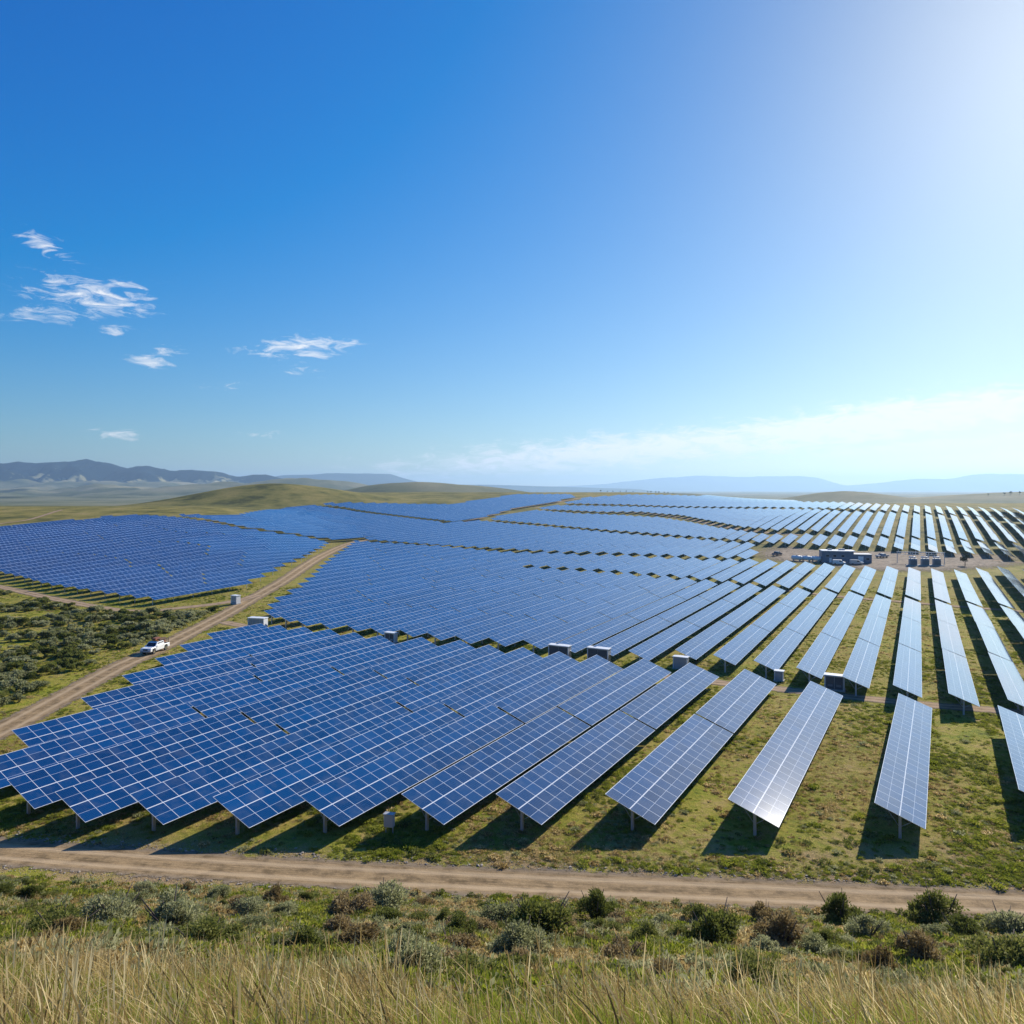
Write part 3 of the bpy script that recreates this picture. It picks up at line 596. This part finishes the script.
b = MB(); b.box((0, 0, 4.9), (18.4, .3, .3), M_GALV).box((0, 0, 3.9), (18.2, .14, .14), M_GALV); b.build('beam', r)
for q in range(9): MB().cyl((-8+q*2, -.3, 4.0), (-8+q*2, -.3, 4.75), .11, M_WHITE, 8).build('insulator', r)

# ------------------------------------------------------------------ vehicles
def pickup(loc, rz, label, paint, load=True, scale=1.0, group=None):
    """front points along -Y"""
    r = tag(empty('pickup_truck', loc, rz), label, 'pickup truck', group)
    prof = [(-2.75, .55), (-2.80, .80), (-2.74, 1.02), (-2.62, 1.10), (-1.45, 1.18), (-.72, 1.76), (-.55, 1.82), (1.02, 1.82), (1.12, 1.74), (1.22, 1.16), (2.72, 1.16), (2.76, .62), (2.62, .50),
            (2.12, .50), (2.05, .82), (1.88, .98), (1.58, 1.02), (1.30, .95), (1.16, .75), (1.12, .45), (-1.30, .45), (-1.36, .78), (-1.55, .97), (-1.80, 1.02), (-2.08, .97), (-2.24, .78), (-2.28, .50)]
    b = MB(); b.sweep(prof, -.97, .97, paint)
    for v in b.bm.verts:
        if v.co.z > 1.2 and v.co.y < 1.3: v.co.x *= .86
    me = b.build('body', r)
    bv = me.modifiers.new('bevel', 'BEVEL'); bv.width = .05; bv.segments = 2; bv.limit_method = 'ANGLE'
    MB().poly([(-.80, -1.40, 1.215), (.80, -1.40, 1.215), (.72, -.78, 1.725), (-.72, -.78, 1.725)], M_GLASS).build('windscreen', r, (0, -.012, .01))
    for sx_ in (-1, 1):
        for (a0, a1, t0, t1) in ((-1.12, .02, -.52, .0), (.10, 1.02, .10, .96)):
            MB().poly([(sx_*.905, a0, 1.26), (sx_*.905, a1, 1.26), (sx_*.848, t1, 1.70), (sx_*.848, t0, 1.70)], M_GLASS).build('side_window', r, (sx_*.022, 0, 0))
        MB().box((sx_*.995, -.55, .85), (.012, 1.05, .55), paint, .004).build('door', r)
        MB().box((sx_*.66, -2.79, .90), (.42, .05, .17), M_LAMP, .01).build('headlight', r)
        MB().box((sx_*.86, 2.76, .95), (.16, .04, .32), M_RED, .01).build('tail_light', r)
        MB().box((sx_*1.09, -1.15, 1.25), (.2, .1, .16), paint, .02).build('wing_mirror', r)
        for yy in (-1.80, 1.60):
            ty = MB().cyl((sx_*.74, yy, .41), (sx_*.99, yy, .41), .41, M_BLACK, 24).build('wheel', r)
            MB().cyl((sx_*.985, yy, .41), (sx_*1.0, yy, .41), .24, M_CHROME, 16).build('rim', ty)
    MB().box((0, -2.80, .88), (.86, .04, .24), M_BLACK, .01).build('grille', r)
    MB().box((0, -2.83, .60), (1.86, .16, .2), M_GREY, .03).build('bumper', r); MB().box((0, 2.82, .62), (1.8, .16, .18), M_GREY, .03).build('bumper', r)
    MB().box((0, 1.95, 1.165), (1.6, 1.35, .02), M_BLACK).build('bed_floor', r)
    if load:
        rk = MB()
        for sx_ in (-.78, .78):
            for yy in (1.3, 2.6): rk.box((sx_, yy, 1.5), (.06, .06, .8), M_BLACK)
            rk.box((sx_, .95, 1.92), (.06, 3.4, .06), M_BLACK)
        for yy in (-.4, .6, 1.5, 2.5): rk.box((0, yy, 1.92), (1.6, .06, .06), M_BLACK)
        rk.build('ladder_rack', r)
        MB().box((0, -.05, 1.98), (1.1, .22, .1), M_ORANGE, .02).build('light_bar', r)
    r.scale = (scale,)*3
    return r
x, y = PT['truck']; x -= 1.5; tz = Tz(x, y)+.06
TR = -.14
pickup((x, y, tz), TR, 'white pickup truck with a laden rack driving down the dirt road', mat('white_car_paint', (.86, .86, .85), .25), True, 1.18)
TM = Matrix.Translation((x, y, tz)) @ Matrix.Rotation(TR, 4, 'Z') @ Matrix.Scale(1.18, 4)
for (lx, ly, lz, sx_, sy, sz, m, lb, nm) in ((-.3, .75, 2.13, .7, 1.5, .36, M_RUST, 'rust brown crate lying on the white pickup rack', 'crate'), (.42, 1.2, 2.06, .5, 1.9, .22, M_WOODB, 'dark brown bundle tied on the white pickup rack', 'bundle'), (-.2, 2.15, 1.42, 1.0, .8, .48, M_RUST, 'rust brown box in the bed of the white pickup', 'load_box')):
    b = MB(); b.box((0, 0, 0), (sx_, sy, sz), m, .03)
    for q in (-.3, .3): b.box((0, q*sy, sz/2), (sx_*1.03, .06, .02), M_BLACK)
    o = b.build(nm); o.matrix_world = TM @ Matrix.Translation((lx, ly, lz)); tag(o, lb, nm.replace('_', ' '))
pickup((*PT['dark_truck'], Tz(*PT['dark_truck'])+.15), 2.3, 'dark blue pickup parked on the left end of the dirt yard', M_BLUEP, False, 1.1)
pickup((*PT['truck_r'], Tz(*PT['truck_r'])+.15), -1.2, 'grey pickup parked at the right end of the control building', M_GREY, False, 1.1)
def van(loc, rz, label, paint):
    r = tag(empty('van', loc, rz), label, 'van', 'vans parked before the control building')
    prof = [(-2.5, .45), (-2.55, .85), (-2.35, 1.1), (-1.6, 1.25), (-1.05, 1.95), (-.8, 2.05), (2.35, 2.05), (2.5, 1.9), (2.52, .5), (2.2, .42), (-2.2, .42)]
    b = MB(); b.sweep(prof, -.95, .95, paint); me = b.build('body', r); bv = me.modifiers.new('bevel', 'BEVEL'); bv.width = .06; bv.segments = 2; bv.limit_method = 'ANGLE'
    MB().poly([(-.8, -1.57, 1.29), (.8, -1.57, 1.29), (.78, -1.07, 1.93), (-.78, -1.07, 1.93)], M_GLASS).build('windscreen', r, (0, -.02, .01))
    for sx_ in (-1, 1):
        MB().box((sx_*.955, -.55, 1.55), (.012, .9, .5), M_GLASS).build('side_window', r); MB().box((sx_*.7, -2.5, .9), (.35, .08, .16), M_LAMP).build('headlight', r)
        for yy in (-1.6, 1.55):
            w_ = MB().cyl((sx_*.74, yy, .36), (sx_*.97, yy, .36), .36, M_BLACK, 20).build('wheel', r); MB().cyl((sx_*.965, yy, .36), (sx_*.98, yy, .36), .2, M_CHROME, 12).build('rim', w_)
    return r
van((*PT['van_a'], Tz(*PT['van_a'])+.15), 1.2, 'white van parked before the tall part of the control building', M_WHITE)
van((PT['van_b'][0]+3, PT['van_b'][1], Tz(*PT['van_b'])+.15), 1.35, 'pale grey van parked before the control building, nearer its annex', mat('silver_paint', (.55, .56, .58), .3, .3))

# ------------------------------------------------------------------ plants
RN = np.random.default_rng(7)
def leaf_mat(name, c1, c2, c3, trans=.25):
    m = mat(name, rough=.75, spec=.2); t = m.node_tree; b = t.nodes['Principled BSDF']
    g = N(t, 'ShaderNodeNewGeometry'); oi = N(t, 'ShaderNodeObjectInfo')
    k = math_n(t, 'ADD', math_n(t, 'MULTIPLY', g.outputs['Random Per Island'], .7), math_n(t, 'MULTIPLY', oi.outputs['Random'], .45))
    c = ramp(t, k, [(.1, c1), (.55, c2), (1.0, c3)]); t.links.new(c, b.inputs['Base Color'])
    tr = N(t, 'ShaderNodeBsdfTranslucent'); t.links.new(c, tr.inputs[0]); mx = N(t, 'ShaderNodeMixShader'); mx.inputs[0].default_value = trans
    out = [n for n in t.nodes if n.type == 'OUTPUT_MATERIAL'][0]
    t.links.new(b.outputs[0], mx.inputs[1]); t.links.new(tr.outputs[0], mx.inputs[2]); t.links.new(mx.outputs[0], out.inputs[0])
    return m
M_SAGE = leaf_mat('sage_leaf', (.15, .16, .06), (.31, .32, .15), (.47, .46, .26), .5)
M_GREEN = leaf_mat('green_leaf', (.075, .092, .018), (.155, .175, .036), (.28, .28, .08), .45)
M_BROWN = leaf_mat('dry_twig', (.15, .105, .035), (.30, .22, .095), (.46, .36, .19), .35)
M_STRAW = leaf_mat('straw', (.17, .11, .035), (.46, .33, .12), (.82, .67, .36), .5)
M_GRASS = leaf_mat('green_grass', (.12, .165, .018), (.27, .32, .035), (.46, .46, .09), .55)
M_WEED = leaf_mat('field_weed', (.13, .17, .014), (.27, .30, .030), (.40, .38, .07), .5)
M_BARK = mat('bark', (.10, .075, .055), .9)
M_TREE = leaf_mat('dark_tree_leaf', (.015, .024, .010), (.032, .045, .018), (.06, .075, .03), .15)
def leaves_mesh(name, n, lobes, size, m, seed, squash=.8, spiky=.0):
    g = np.random.default_rng(seed)
    L = np.array(lobes)        # x y z r
    k = g.choice(len(L), n, p=(L[:, 3]**2)/(L[:, 3]**2).sum())
    d = g.normal(size=(n, 3)); d /= np.linalg.norm(d, axis=1)[:, None]; d[:, 2] = np.where(d[:, 2] < -.3, -d[:, 2], d[:, 2])
    rr = L[k, 3]*(1-np.abs(g.normal(0, .22, n))).clip(.2, 1.15)*(1+spiky*g.normal(size=n))
    c = L[k, :3]+d*rr[:, None]*np.array([1, 1, squash]); c[:, 2] = np.maximum(c[:, 2], .03)
    ax = d+g.normal(0, .55, (n, 3)); ax[:, 2] += .5; ax /= np.linalg.norm(ax, axis=1)[:, None]
    sd_ = np.cross(ax, g.normal(size=(n, 3))); sd_ /= np.linalg.norm(sd_, axis=1)[:, None]
    ln = size*g.uniform(.6, 1.5, n)[:, None]; wd = ln*g.uniform(.3, .55, n)[:, None]
    co = np.stack([c-ax*ln*.5, c+sd_*wd*.5, c+ax*ln*.5, c-sd_*wd*.5], 1).reshape(-1, 3)
    return np_mesh(name, co, np.arange(4*n).reshape(n, 4), [m])
def shrub_lobes(g, n=8, r=1.0):
    out = []; n = int(n*1.7)
    for i in range(n):
        a = g.uniform(0, 6.28); q = r*g.uniform(0, .72)**.8; s = r*g.uniform(.14, .42)
        out.append((math.cos(a)*q, math.sin(a)*q, s*.7+g.uniform(0, .65)*r*(1-q/r*.8), s))
    return out
def branches_mesh(g, r, m):
    b = MB()
    for i in range(9):
        a = g.uniform(0, 6.28); e = Vector((math.cos(a)*r*g.uniform(.3, .9), math.sin(a)*r*g.uniform(.3, .9), r*g.uniform(.5, 1.25)))
        b.cyl((0, 0, -.15), tuple(e), .045*r, m, 5, .012*r)
    return b.mesh('branches')
SHR = []
for i in range(9):
    g = np.random.default_rng(100+i); m = (M_SAGE, M_GREEN, M_BROWN)[i % 3]
    SHR.append((leaves_mesh('foliage', 5200 if i % 3 != 2 else 3400, shrub_lobes(g, int(g.integers(8, 14))), .095 if i % 3 != 2 else .12, m, 200+i, 1.15, .16), branches_mesh(g, 1.0, M_BARK)))
KIND = [('sage_bush', 'grey-green sage bush'), ('green_shrub', 'dark green shrub'), ('dry_shrub', 'dry brown twiggy shrub')]
def shrub(x, y, size, kind, var, label, group, hz=1.0):
    f, br = SHR[kind+3*(var % 3)]
    r = tag(empty(KIND[kind][0], (x, y, Tz(x, y)-.05), var*1.7), label, 'shrub', group); r.scale = (size, size, size*hz)
    link('foliage', f, r); link('branches', br, r)
    return r
def slope_pt(px, py):     # a spot on the near slope, found along the sight line once and kept as a place
    v = np.linspace(12, 60, 2400); dz = -(py-490)/760; u = (px-512)/760*v
    g = (CAM_Z+dz*v)-T(u, v); i = int(np.argmax(g < 0)); return float(u[i]), float(v[i])
NEAR = [ # px, py(base), width px, kind, height factor, label
    (596, 921, 36, 1, 1.15, 'round dark green shrub at the road edge, right of the middle'), (562, 922, 16, 1, 1.2, 'small dark shrub at the road edge, left of the round dark green one'),
    (540, 938, 62, 1, .95, 'broad green shrub below the road, largest near the middle'), (505, 932, 44, 0, .8, 'grey-green bush leaning on the broad green shrub'),
    (520, 955, 50, 0, .8, 'sage bush downhill of the broad green shrub'), (462, 928, 26, 1, .9, 'small green shrub by the road between two sage bushes'),
    (385, 914, 44, 0, .85, 'sage bush touching the road edge beside a brown shrub'), (350, 918, 40, 2, .8, 'brown twiggy shrub at the road edge, left one of two'),
    (340, 938, 34, 2, .9, 'brown twiggy shrub downhill of the other'), (450, 952, 40, 2, .7, 'dry pale shrub in the grass below the small green shrub'),
    (250, 918, 36, 0, .7, 'low sage bush by the road, left of the brown shrubs'), (170, 930, 56, 0, .75, 'wide sage bush in the left of the slope'), (110, 925, 52, 0, .8, 'wide sage bush, second from the left edge'),
    (60, 935, 60, 1, .55, 'low green mound at the left of the slope'), (25, 915, 30, 1, .6, 'low green mound at the left picture edge'), (205, 950, 64, 1, .6, 'green mound at the start of the tall grass'),
    (165, 962, 40, 2, .6, 'dry shrub at the start of the tall grass, left part'), (715, 946, 56, 1, 1.0, 'dense green shrub downhill, right of the middle'), (700, 925, 30, 1, .9, 'green shrub just uphill of a dense green one'),
    (765, 925, 24, 2, 1.2, 'slim brown shrub standing by the road'), (780, 948, 50, 2, .9, 'broad brown shrub beside the dense green one'), (842, 928, 38, 1, 1.15, 'tall green shrub at the road, left one of a pair'),
    (828, 948, 22, 1, 1.1, 'narrow green shrub downhill of the tall one'), (868, 938, 34, 0, .9, 'sage bush between the tall green shrubs'), (938, 930, 46, 1, 1.05, 'tall green shrub at the road, right one of a pair'),
    (960, 936, 34, 1, .8, 'low green shrub beside the right tall one'), (920, 962, 44, 2, .9, 'brown shrub downhill, near the right edge'), (1006, 934, 40, 0, .8, 'sage bush by the road at the right edge'),
    (1008, 972, 58, 1, .9, 'big green shrub downhill at the right edge'), (650, 940, 26, 0, .8, 'small sage bush alone between the middle shrubs'), (625, 962, 40, 2, .7, 'dry shrub downhill, right of the middle'), (420, 925, 22, 1, .8, 'small green shrub between sage bush and road'),
    (885, 975, 36, 2, .9, 'dark dry shrub low on the right of the slope'), (300, 955, 44, 0, .7, 'sage bush at the upper edge of the tall grass')]
for i, (px, py, wpx, kd, hz, lb) in enumerate(NEAR):
    x, y = slope_pt(px, py); shrub(x, y, wpx*y/760*.66, kd, i, lb, 'shrubs on the slope below the road', hz)

XT = []
g_ = np.random.default_rng(55)
while len(XT) < 230:
    u, v = float(g_.uniform(-1, 1)), float(g_.uniform(20, 58)); u *= v*.72+2
    if v-float(road_v(np.array(u))) > -4.2 or float(fbm(np.array(u/7), np.array(v/5), 3, 88))+g_.normal(0, .12) < .0: continue
    kd = int(g_.choice([0, 0, 1, 1, 1, 2])); f, br = SHR[kd+3*int(g_.integers(3))]; s = float(g_.uniform(.3, 1.0))
    o = link('scrub_bush', f, None, (u, v, Tz(u, v)-.08)); o.rotation_euler = (0, 0, float(g_.uniform(0, 6.28))); o.scale = (s*float(g_.uniform(.9, 1.5)), s, s*float(g_.uniform(.6, 1.1)))
    tag(o, ['small grey-green bush among the weeds on the slope below the road', 'small green bush among the weeds on the slope below the road', 'small dry brown bush among the weeds on the slope below the road'][kd], 'shrub', ['small grey-green slope bushes', 'small green slope bushes', 'small brown slope bushes'][kd]); XT.append(o)

def copies(name, protos, pts, label, cat, group, smin, smax):
    for i, (x, y) in enumerate(pts):
        s = float(RN.uniform(smin, smax)); o = link(name, protos[i % len(protos)], None, (x, y, Tz(x, y)-.1)); o.rotation_euler = (0, 0, float(RN.uniform(0, 6.28))); o.scale = (s, s, s*float(RN.uniform(.75, 1.05)))
        tag(o, label, cat, group)
def inside(poly, x, y):
    P = np.array(poly); c = np.zeros(len(x), bool); j = len(P)-1
    for i in range(len(P)):
        k = ((P[i, 1] > y) != (P[j, 1] > y)) & (x < (P[j, 0]-P[i, 0])*(y-P[i, 1])/(P[j, 1]-P[i, 1]+1e-9)+P[i, 0]); c ^= k; j = i
    return c
SB = []
for i in range(5):
    g = np.random.default_rng(300+i); SB.append(leaves_mesh('sage_bush', 1100, shrub_lobes(g, int(g.integers(6, 11))), .20, M_SAGE if i % 3 else M_GREEN, 320+i, .85, .05))
x = RN.uniform(-185, -74, 9000); y = RN.uniform(88, 246, 9000); k = inside(W['S'], x, y)
dn = fbm(x/22, y/22, 3, 77); k &= (dn > .02+RN.uniform(-.2, .25, 9000)); x, y = x[k], y[k]
vis = np.abs(x/y) < .72
for p in np.concatenate([spline(W['L'][q][1], 3) for q in ('dirt_road', 'side_track')]): vis &= np.hypot(x-p[0], y-p[1]) > 4.5
x, y = x[vis], y[vis]
pts = []
for a, b in zip(x, y):
    if all((a-c)**2+(b-d)**2 > 2.0**2 for c, d in pts): pts.append((float(a), float(b)))
    if len(pts) >= 290: break
print('scrub', len(pts))
copies('sage_bush', SB, pts, 'grey-green bush in the scrub patch left of the dirt road', 'shrub', 'sage bushes in the scrub patch left of the dirt road', 1.1, 2.3)

def tree(x, y, h, label, group=None, seed=0, wide=1.0):
    g = np.random.default_rng(seed); r = tag(empty('tree', (x, y, Tz(x, y)-.1)), label, 'tree', group)
    b = MB(); b.cyl((0, 0, -.3), (0, 0, h*.55), h*.035, M_BARK, 8, h*.018)
    for q in range(4):
        a = g.uniform(0, 6.28); b.cyl((0, 0, h*.35), (math.cos(a)*h*.22*wide, math.sin(a)*h*.22*wide, h*.7), h*.016, M_BARK, 5, h*.006)
    b.build('trunk', r)
    lob = [(math.cos(a)*h*.24*wide*q, math.sin(a)*h*.24*wide*q, h*zz, h*s) for a, q, zz, s in zip(g.uniform(0, 6.28, 11), g.uniform(.1, 1, 11), g.uniform(.38, .85, 11), g.uniform(.12, .2, 11))]
    link('crown', leaves_mesh('crown', 1100, lob, h*.07, M_TREE, seed+1, .9, .05), r)
x, y = PT['tree_r']; tree(x, y, 5.5, 'dark green tree at the right end of the dirt yard', None, 900)
k = 0
for (u, v, h) in ((176, 985, 3.6), (181, 990, 4.2), (186, 983, 4.0), (192, 992, 4.6), (197, 985, 4.2), (203, 990, 3.8), (209, 986, 3.4), (118, 1010, 5.0), (126, 1005, 3.0), (134, 1008, 3.6), (143, 1004, 3.4), (152, 1012, 3.8), (160, 1006, 3.0)):
    tree(u, v, h*.62, 'tiny dark tree on the far crest, in the clump right of the ridge road' if k < 7 else 'tiny dark tree on the far crest, in the thin line near the ridge road', 'dark trees on the far crest', 910+k, 1.5); k += 1
for q, (u, v, h) in enumerate(((1160, 1790, 12), (1178, 1795, 15), (1196, 1790, 13), (1128, 1800, 9))): tree(u, v, h*.6, 'distant dark tree on the hill at the right horizon', 'trees on the right-hand hill', 950+q, 1.4)

# ------------------------------------------------------------------ stuff: grass and weeds, scattered as instances
def scatter(name, protos, P, rot, scl, pick, label, cat):
    pc = bpy.data.collections.new(name+'_kinds')
    for i, me in enumerate(protos): pc.objects.link(bpy.data.objects.new(f'{name}_kind_{i:02d}', me))
    me = bpy.data.meshes.new(name); me.vertices.add(len(P)); me.vertices.foreach_set('co', np.ascontiguousarray(P, np.float32).ravel())
    for nm, ty, dat in (('rot', 'FLOAT_VECTOR', rot), ('scl', 'FLOAT_VECTOR', scl)):
        a = me.attributes.new(nm, ty, 'POINT'); a.data.foreach_set('vector', np.ascontiguousarray(dat, np.float32).ravel())
    a = me.attributes.new('pick', 'INT', 'POINT'); a.data.foreach_set('value', np.ascontiguousarray(pick, np.int32))
    o = link(name, me); tag(o, label, cat, kind='stuff')
    ng = bpy.data.node_groups.new(name, 'GeometryNodeTree'); ng.interface.new_socket('Geometry', in_out='INPUT', socket_type='NodeSocketGeometry'); ng.interface.new_socket('Geometry', in_out='OUTPUT', socket_type='NodeSocketGeometry')
    gi = ng.nodes.new('NodeGroupInput'); go = ng.nodes.new('NodeGroupOutput'); ip = ng.nodes.new('GeometryNodeInstanceOnPoints'); ci = ng.nodes.new('GeometryNodeCollectionInfo')
    ci.inputs['Collection'].default_value = pc; ci.inputs['Separate Children'].default_value = True; ci.inputs['Reset Children'].default_value = True
    def att(nm, ty):
        n = ng.nodes.new('GeometryNodeInputNamedAttribute'); n.data_type = ty; n.inputs['Name'].default_value = nm; return n.outputs[0]
    ng.links.new(gi.outputs[0], ip.inputs['Points']); ng.links.new(ci.outputs[0], ip.inputs['Instance']); ip.inputs['Pick Instance'].default_value = True
    ng.links.new(att('pick', 'INT'), ip.inputs['Instance Index']); ng.links.new(att('rot', 'FLOAT_VECTOR'), ip.inputs['Rotation']); ng.links.new(att('scl', 'FLOAT_VECTOR'), ip.inputs['Scale'])
    ng.links.new(ip.outputs[0], go.inputs[0])
    md = o.modifiers.new('scatter', 'NODES'); md.node_group = ng
    return o
def blades(seed, n, spread, h0, h1, w, m, lean=.45, wind=(-.25, .05), seg=5, head=False):
    g = np.random.default_rng(seed); co = []; q = []; c = 0
    for i in range(n):
        a = g.uniform(0, 6.28); r0 = spread*math.sqrt(g.uniform()); b = np.array([math.cos(a)*r0, math.sin(a)*r0, -.04]); h = g.uniform(h0, h1)
        d = np.array([g.normal(0, lean)+wind[0], g.normal(0, lean)+wind[1]]); fa = g.uniform(0, 6.28); sdv = np.array([math.cos(fa), math.sin(fa), 0]); ww = w*g.uniform(.6, 1.3)
        crv = g.uniform(.8, 2.4); kink = g.uniform(0, 1) < .12
        for s in range(seg+1):
            t = s/seg; p = b+np.array([d[0]*h*t**crv, d[1]*h*t**crv, h*t*(1-.22*np.hypot(*d)*t)])
            if kink and t > .6: p = p+np.array([d[0], d[1], -.8])*h*(t-.6)*1.1
            wt_ = ww*(1-t*.85)
            if head and t > .7: wt_ = ww*(1.9 if s < seg else .4)
            co += [p-sdv*wt_/2, p+sdv*wt_/2]
            if s: q.append([c+2*s-2, c+2*s-1, c+2*s+1, c+2*s])
        c += 2*(seg+1)
    return np_mesh('grass_clump', np.array(co), np.array(q), [m])
GP = [blades(500+i, 60, .32, .18, .56, .0075, M_STRAW, .42) for i in range(4)] + [blades(520+i, 11, .30, .55, 1.25, .008, M_STRAW, .36, seg=7, head=True) for i in range(3)] + [blades(540+i, 70, .30, .18, .48, .012, M_GRASS, .35) for i in range(3)]
n = 14000
v = 6.3+14.5*RN.uniform(0, 1, n); u = RN.uniform(-1, 1, n)*(v*.74+2.5)
den = sst(18, 9.5, v+9*fbm(u/4, v/4, 3, 60)); kp = RN.uniform(0, 1, n) < den*(.45+.55*sst(-.22, .1, fbm(u/1.7, v/1.7, 3, 66))); u, v = u[kp], v[kp]; n = len(u)
gn = fbm(u/2.2, v/2.2, 3, 61)+.30*sst(-2, 7, u)+.06
rr_ = RN.uniform(0, 1, n); pick = np.where(rr_ < .22, RN.integers(4, 7, n), np.where(gn+RN.normal(0, .12, n) > -.1, RN.integers(7, 10, n), RN.integers(0, 4, n)))
s = RN.uniform(.6, 1.2, n)
scatter('tall_dry_grass', GP, np.stack([u, v, T(u, v)], 1), np.stack([RN.normal(0, .06, n), RN.normal(0, .06, n), RN.uniform(-.9, .9, n)], 1), np.stack([s, s, s*RN.uniform(.75, 1.15, n)], 1), pick, 'tall straw-coloured and green grass on the hilltop nearest the camera', 'grass')
n2_ = 3600; v = 17+38*RN.uniform(0, 1, n2_)**1.3; u = RN.uniform(-1, 1, n2_)*(v*.74+3); kp = (v-road_v(u) < -4) & (fbm(u/3.5, v/3.5, 3, 67)+RN.normal(0, .15, n2_) > .0); u, v = u[kp], v[kp]; m_ = len(u)
s = RN.uniform(.6, 1.15, m_)
scatter('slope_grass', GP, np.stack([u, v, T(u, v)], 1), np.stack([RN.normal(0, .08, m_), RN.normal(0, .08, m_), RN.uniform(-.9, .9, m_)], 1), np.stack([s, s, s*RN.uniform(.7, 1.1, m_)], 1), RN.choice([0, 1, 2, 3, 4, 7, 8, 9], m_), 'loose tufts of dry and green grass scattered down the slope', 'grass')
# low weeds and tussocks over the slope and the field
def tuft(seed, n, m, size, r=.4, sq=.5):
    g = np.random.default_rng(seed); return leaves_mesh('weed_tuft', n, [(g.uniform(-.5, .5)*r, g.uniform(-.5, .5)*r, .05, r*g.uniform(.5, .8)) for _ in range(4)], size, m, seed+1, sq, .1)
WP = [tuft(600, 150, M_WEED, .13), tuft(602, 150, M_WEED, .13), tuft(604, 120, M_GREEN, .13), tuft(606, 130, M_STRAW, .12, .4, .4), tuft(608, 130, M_SAGE, .12), blades(610, 45, .4, .12, .38, .03, M_WEED, .5, seg=2), blades(612, 45, .4, .12, .38, .03, M_STRAW, .5, seg=2)]
n = 36000; v = 15+47*RN.uniform(0, 1, n); u = RN.uniform(-1, 1, n)*(v*.74+4); dd = v-road_v(u); kp = (dd < -2.5) & (fbm(u/4, v/4, 3, 62)+RN.normal(0, .25, n) > -.16); u, v = u[kp], v[kp]; n = len(u)
s = RN.uniform(.5, 1.5, n)
gn = fbm(u/6, v/6, 2, 63)+RN.normal(0, .2, n); pick = np.where(gn > .2, RN.choice([0, 1, 2, 5], n), np.where(gn > -.05, RN.choice([4, 0, 5, 3, 6, 2], n), RN.choice([3, 6, 4, 3], n)))
scatter('slope_weeds', WP, np.stack([u, v, T(u, v)], 1), np.stack([0*u, 0*u, RN.uniform(0, 6.28, n)], 1), np.stack([s, s, s*RN.uniform(.7, 1.3, n)], 1), pick, 'low weeds and dry tussocks covering the slope below the road', 'weeds')
n = 160000; v = 58+198*RN.uniform(0, 1, n)**1.5; u = RN.uniform(-1, 1, n)*(v*.74+6); dd = v-road_v(u)
road_pts = np.concatenate([spline(W['L'][k][1], 3) for k in ('dirt_road', 'side_track', 'service_track', 'block_track')])
kp = (dd > 2.6+np.abs(RN.normal(0, 1.0, n))) & (fbm(u/9, v/9, 4, 64)+RN.normal(0, .25, n) > -.08)
dmin = np.full(n, 99.)
for p in road_pts: dmin = np.minimum(dmin, np.hypot(u-p[0], v-p[1]))
kp &= dmin > 3.0; u, v = u[kp], v[kp]; n = len(u); print('weeds', n)
s = RN.uniform(.35, .95, n)*np.where(RN.uniform(0, 1, n) < .13, 2.0, 1)
gn = fbm(u/14, v/14, 3, 65)+RN.normal(0, .16, n); pick = np.where(gn > .0, RN.choice([0, 1, 0, 1, 2, 5], n), np.where(gn > -.2, RN.choice([0, 5, 3, 6, 4], n), RN.choice([3, 6, 5], n)))
scatter('field_weeds', WP, np.stack([u, v, T(u, v)], 1), np.stack([0*u, 0*u, RN.uniform(0, 6.28, n)], 1), np.stack([s, s, s*RN.uniform(.5, 1.0, n)], 1), pick, 'low green weeds and tussocks between the solar tables', 'weeds')

# stones along the tracks
def stone(seed):
    g = np.random.default_rng(seed); bm = bmesh.new(); bmesh.ops.create_icosphere(bm, subdivisions=1, radius=.5)
    for v_ in bm.verts: v_.co *= float(g.uniform(.7, 1.15)); v_.co.z *= .6
    me = bpy.data.meshes.new('stone'); bm.to_mesh(me); bm.free(); me.materials.append(M_STONE); return me
M_STONE = mat('pale_stone', (.36, .31, .25), .9)
n = 5200; u = RN.uniform(-62, 62, n); sd_ = np.where(RN.uniform(0, 1, n) < .6, 1, -1); v = road_v(u)+sd_*(2.5+np.abs(RN.normal(0, .9, n)))
s = .05+.10*RN.uniform(0, 1, n)**3+.16*(RN.uniform(0, 1, n) < .03)
scatter('road_gravel', [stone(i) for i in range(4)], np.stack([u, v, T(u, v)+.04], 1), np.stack([0*u, 0*u, RN.uniform(0, 6.28, n)], 1), np.stack([s*1.3, s, s], 1), RN.integers(0, 4, n), 'small pale stones along the edges of the near dirt road', 'gravel')

# ------------------------------------------------------------------ haze
hm_ = bpy.data.materials.new('haze'); hm_.use_nodes = True; ht = hm_.node_tree; ht.nodes.clear()
pv = N(ht, 'ShaderNodeVolumePrincipled'); pv.inputs['Color'].default_value = (.46, .70, .98, 1); pv.inputs['Density'].default_value = HAZE; pv.inputs['Anisotropy'].default_value = .38
ho = N(ht, 'ShaderNodeOutputMaterial'); ht.links.new(pv.outputs[0], ho.inputs['Volume'])
if HAZE > 0:
    b = MB(); b.box((0, 16400, 250), (80000, 35800, 740), hm_); o = b.build('haze'); tag(o, 'thin pale blue haze over the whole valley', 'haze', kind='stuff')
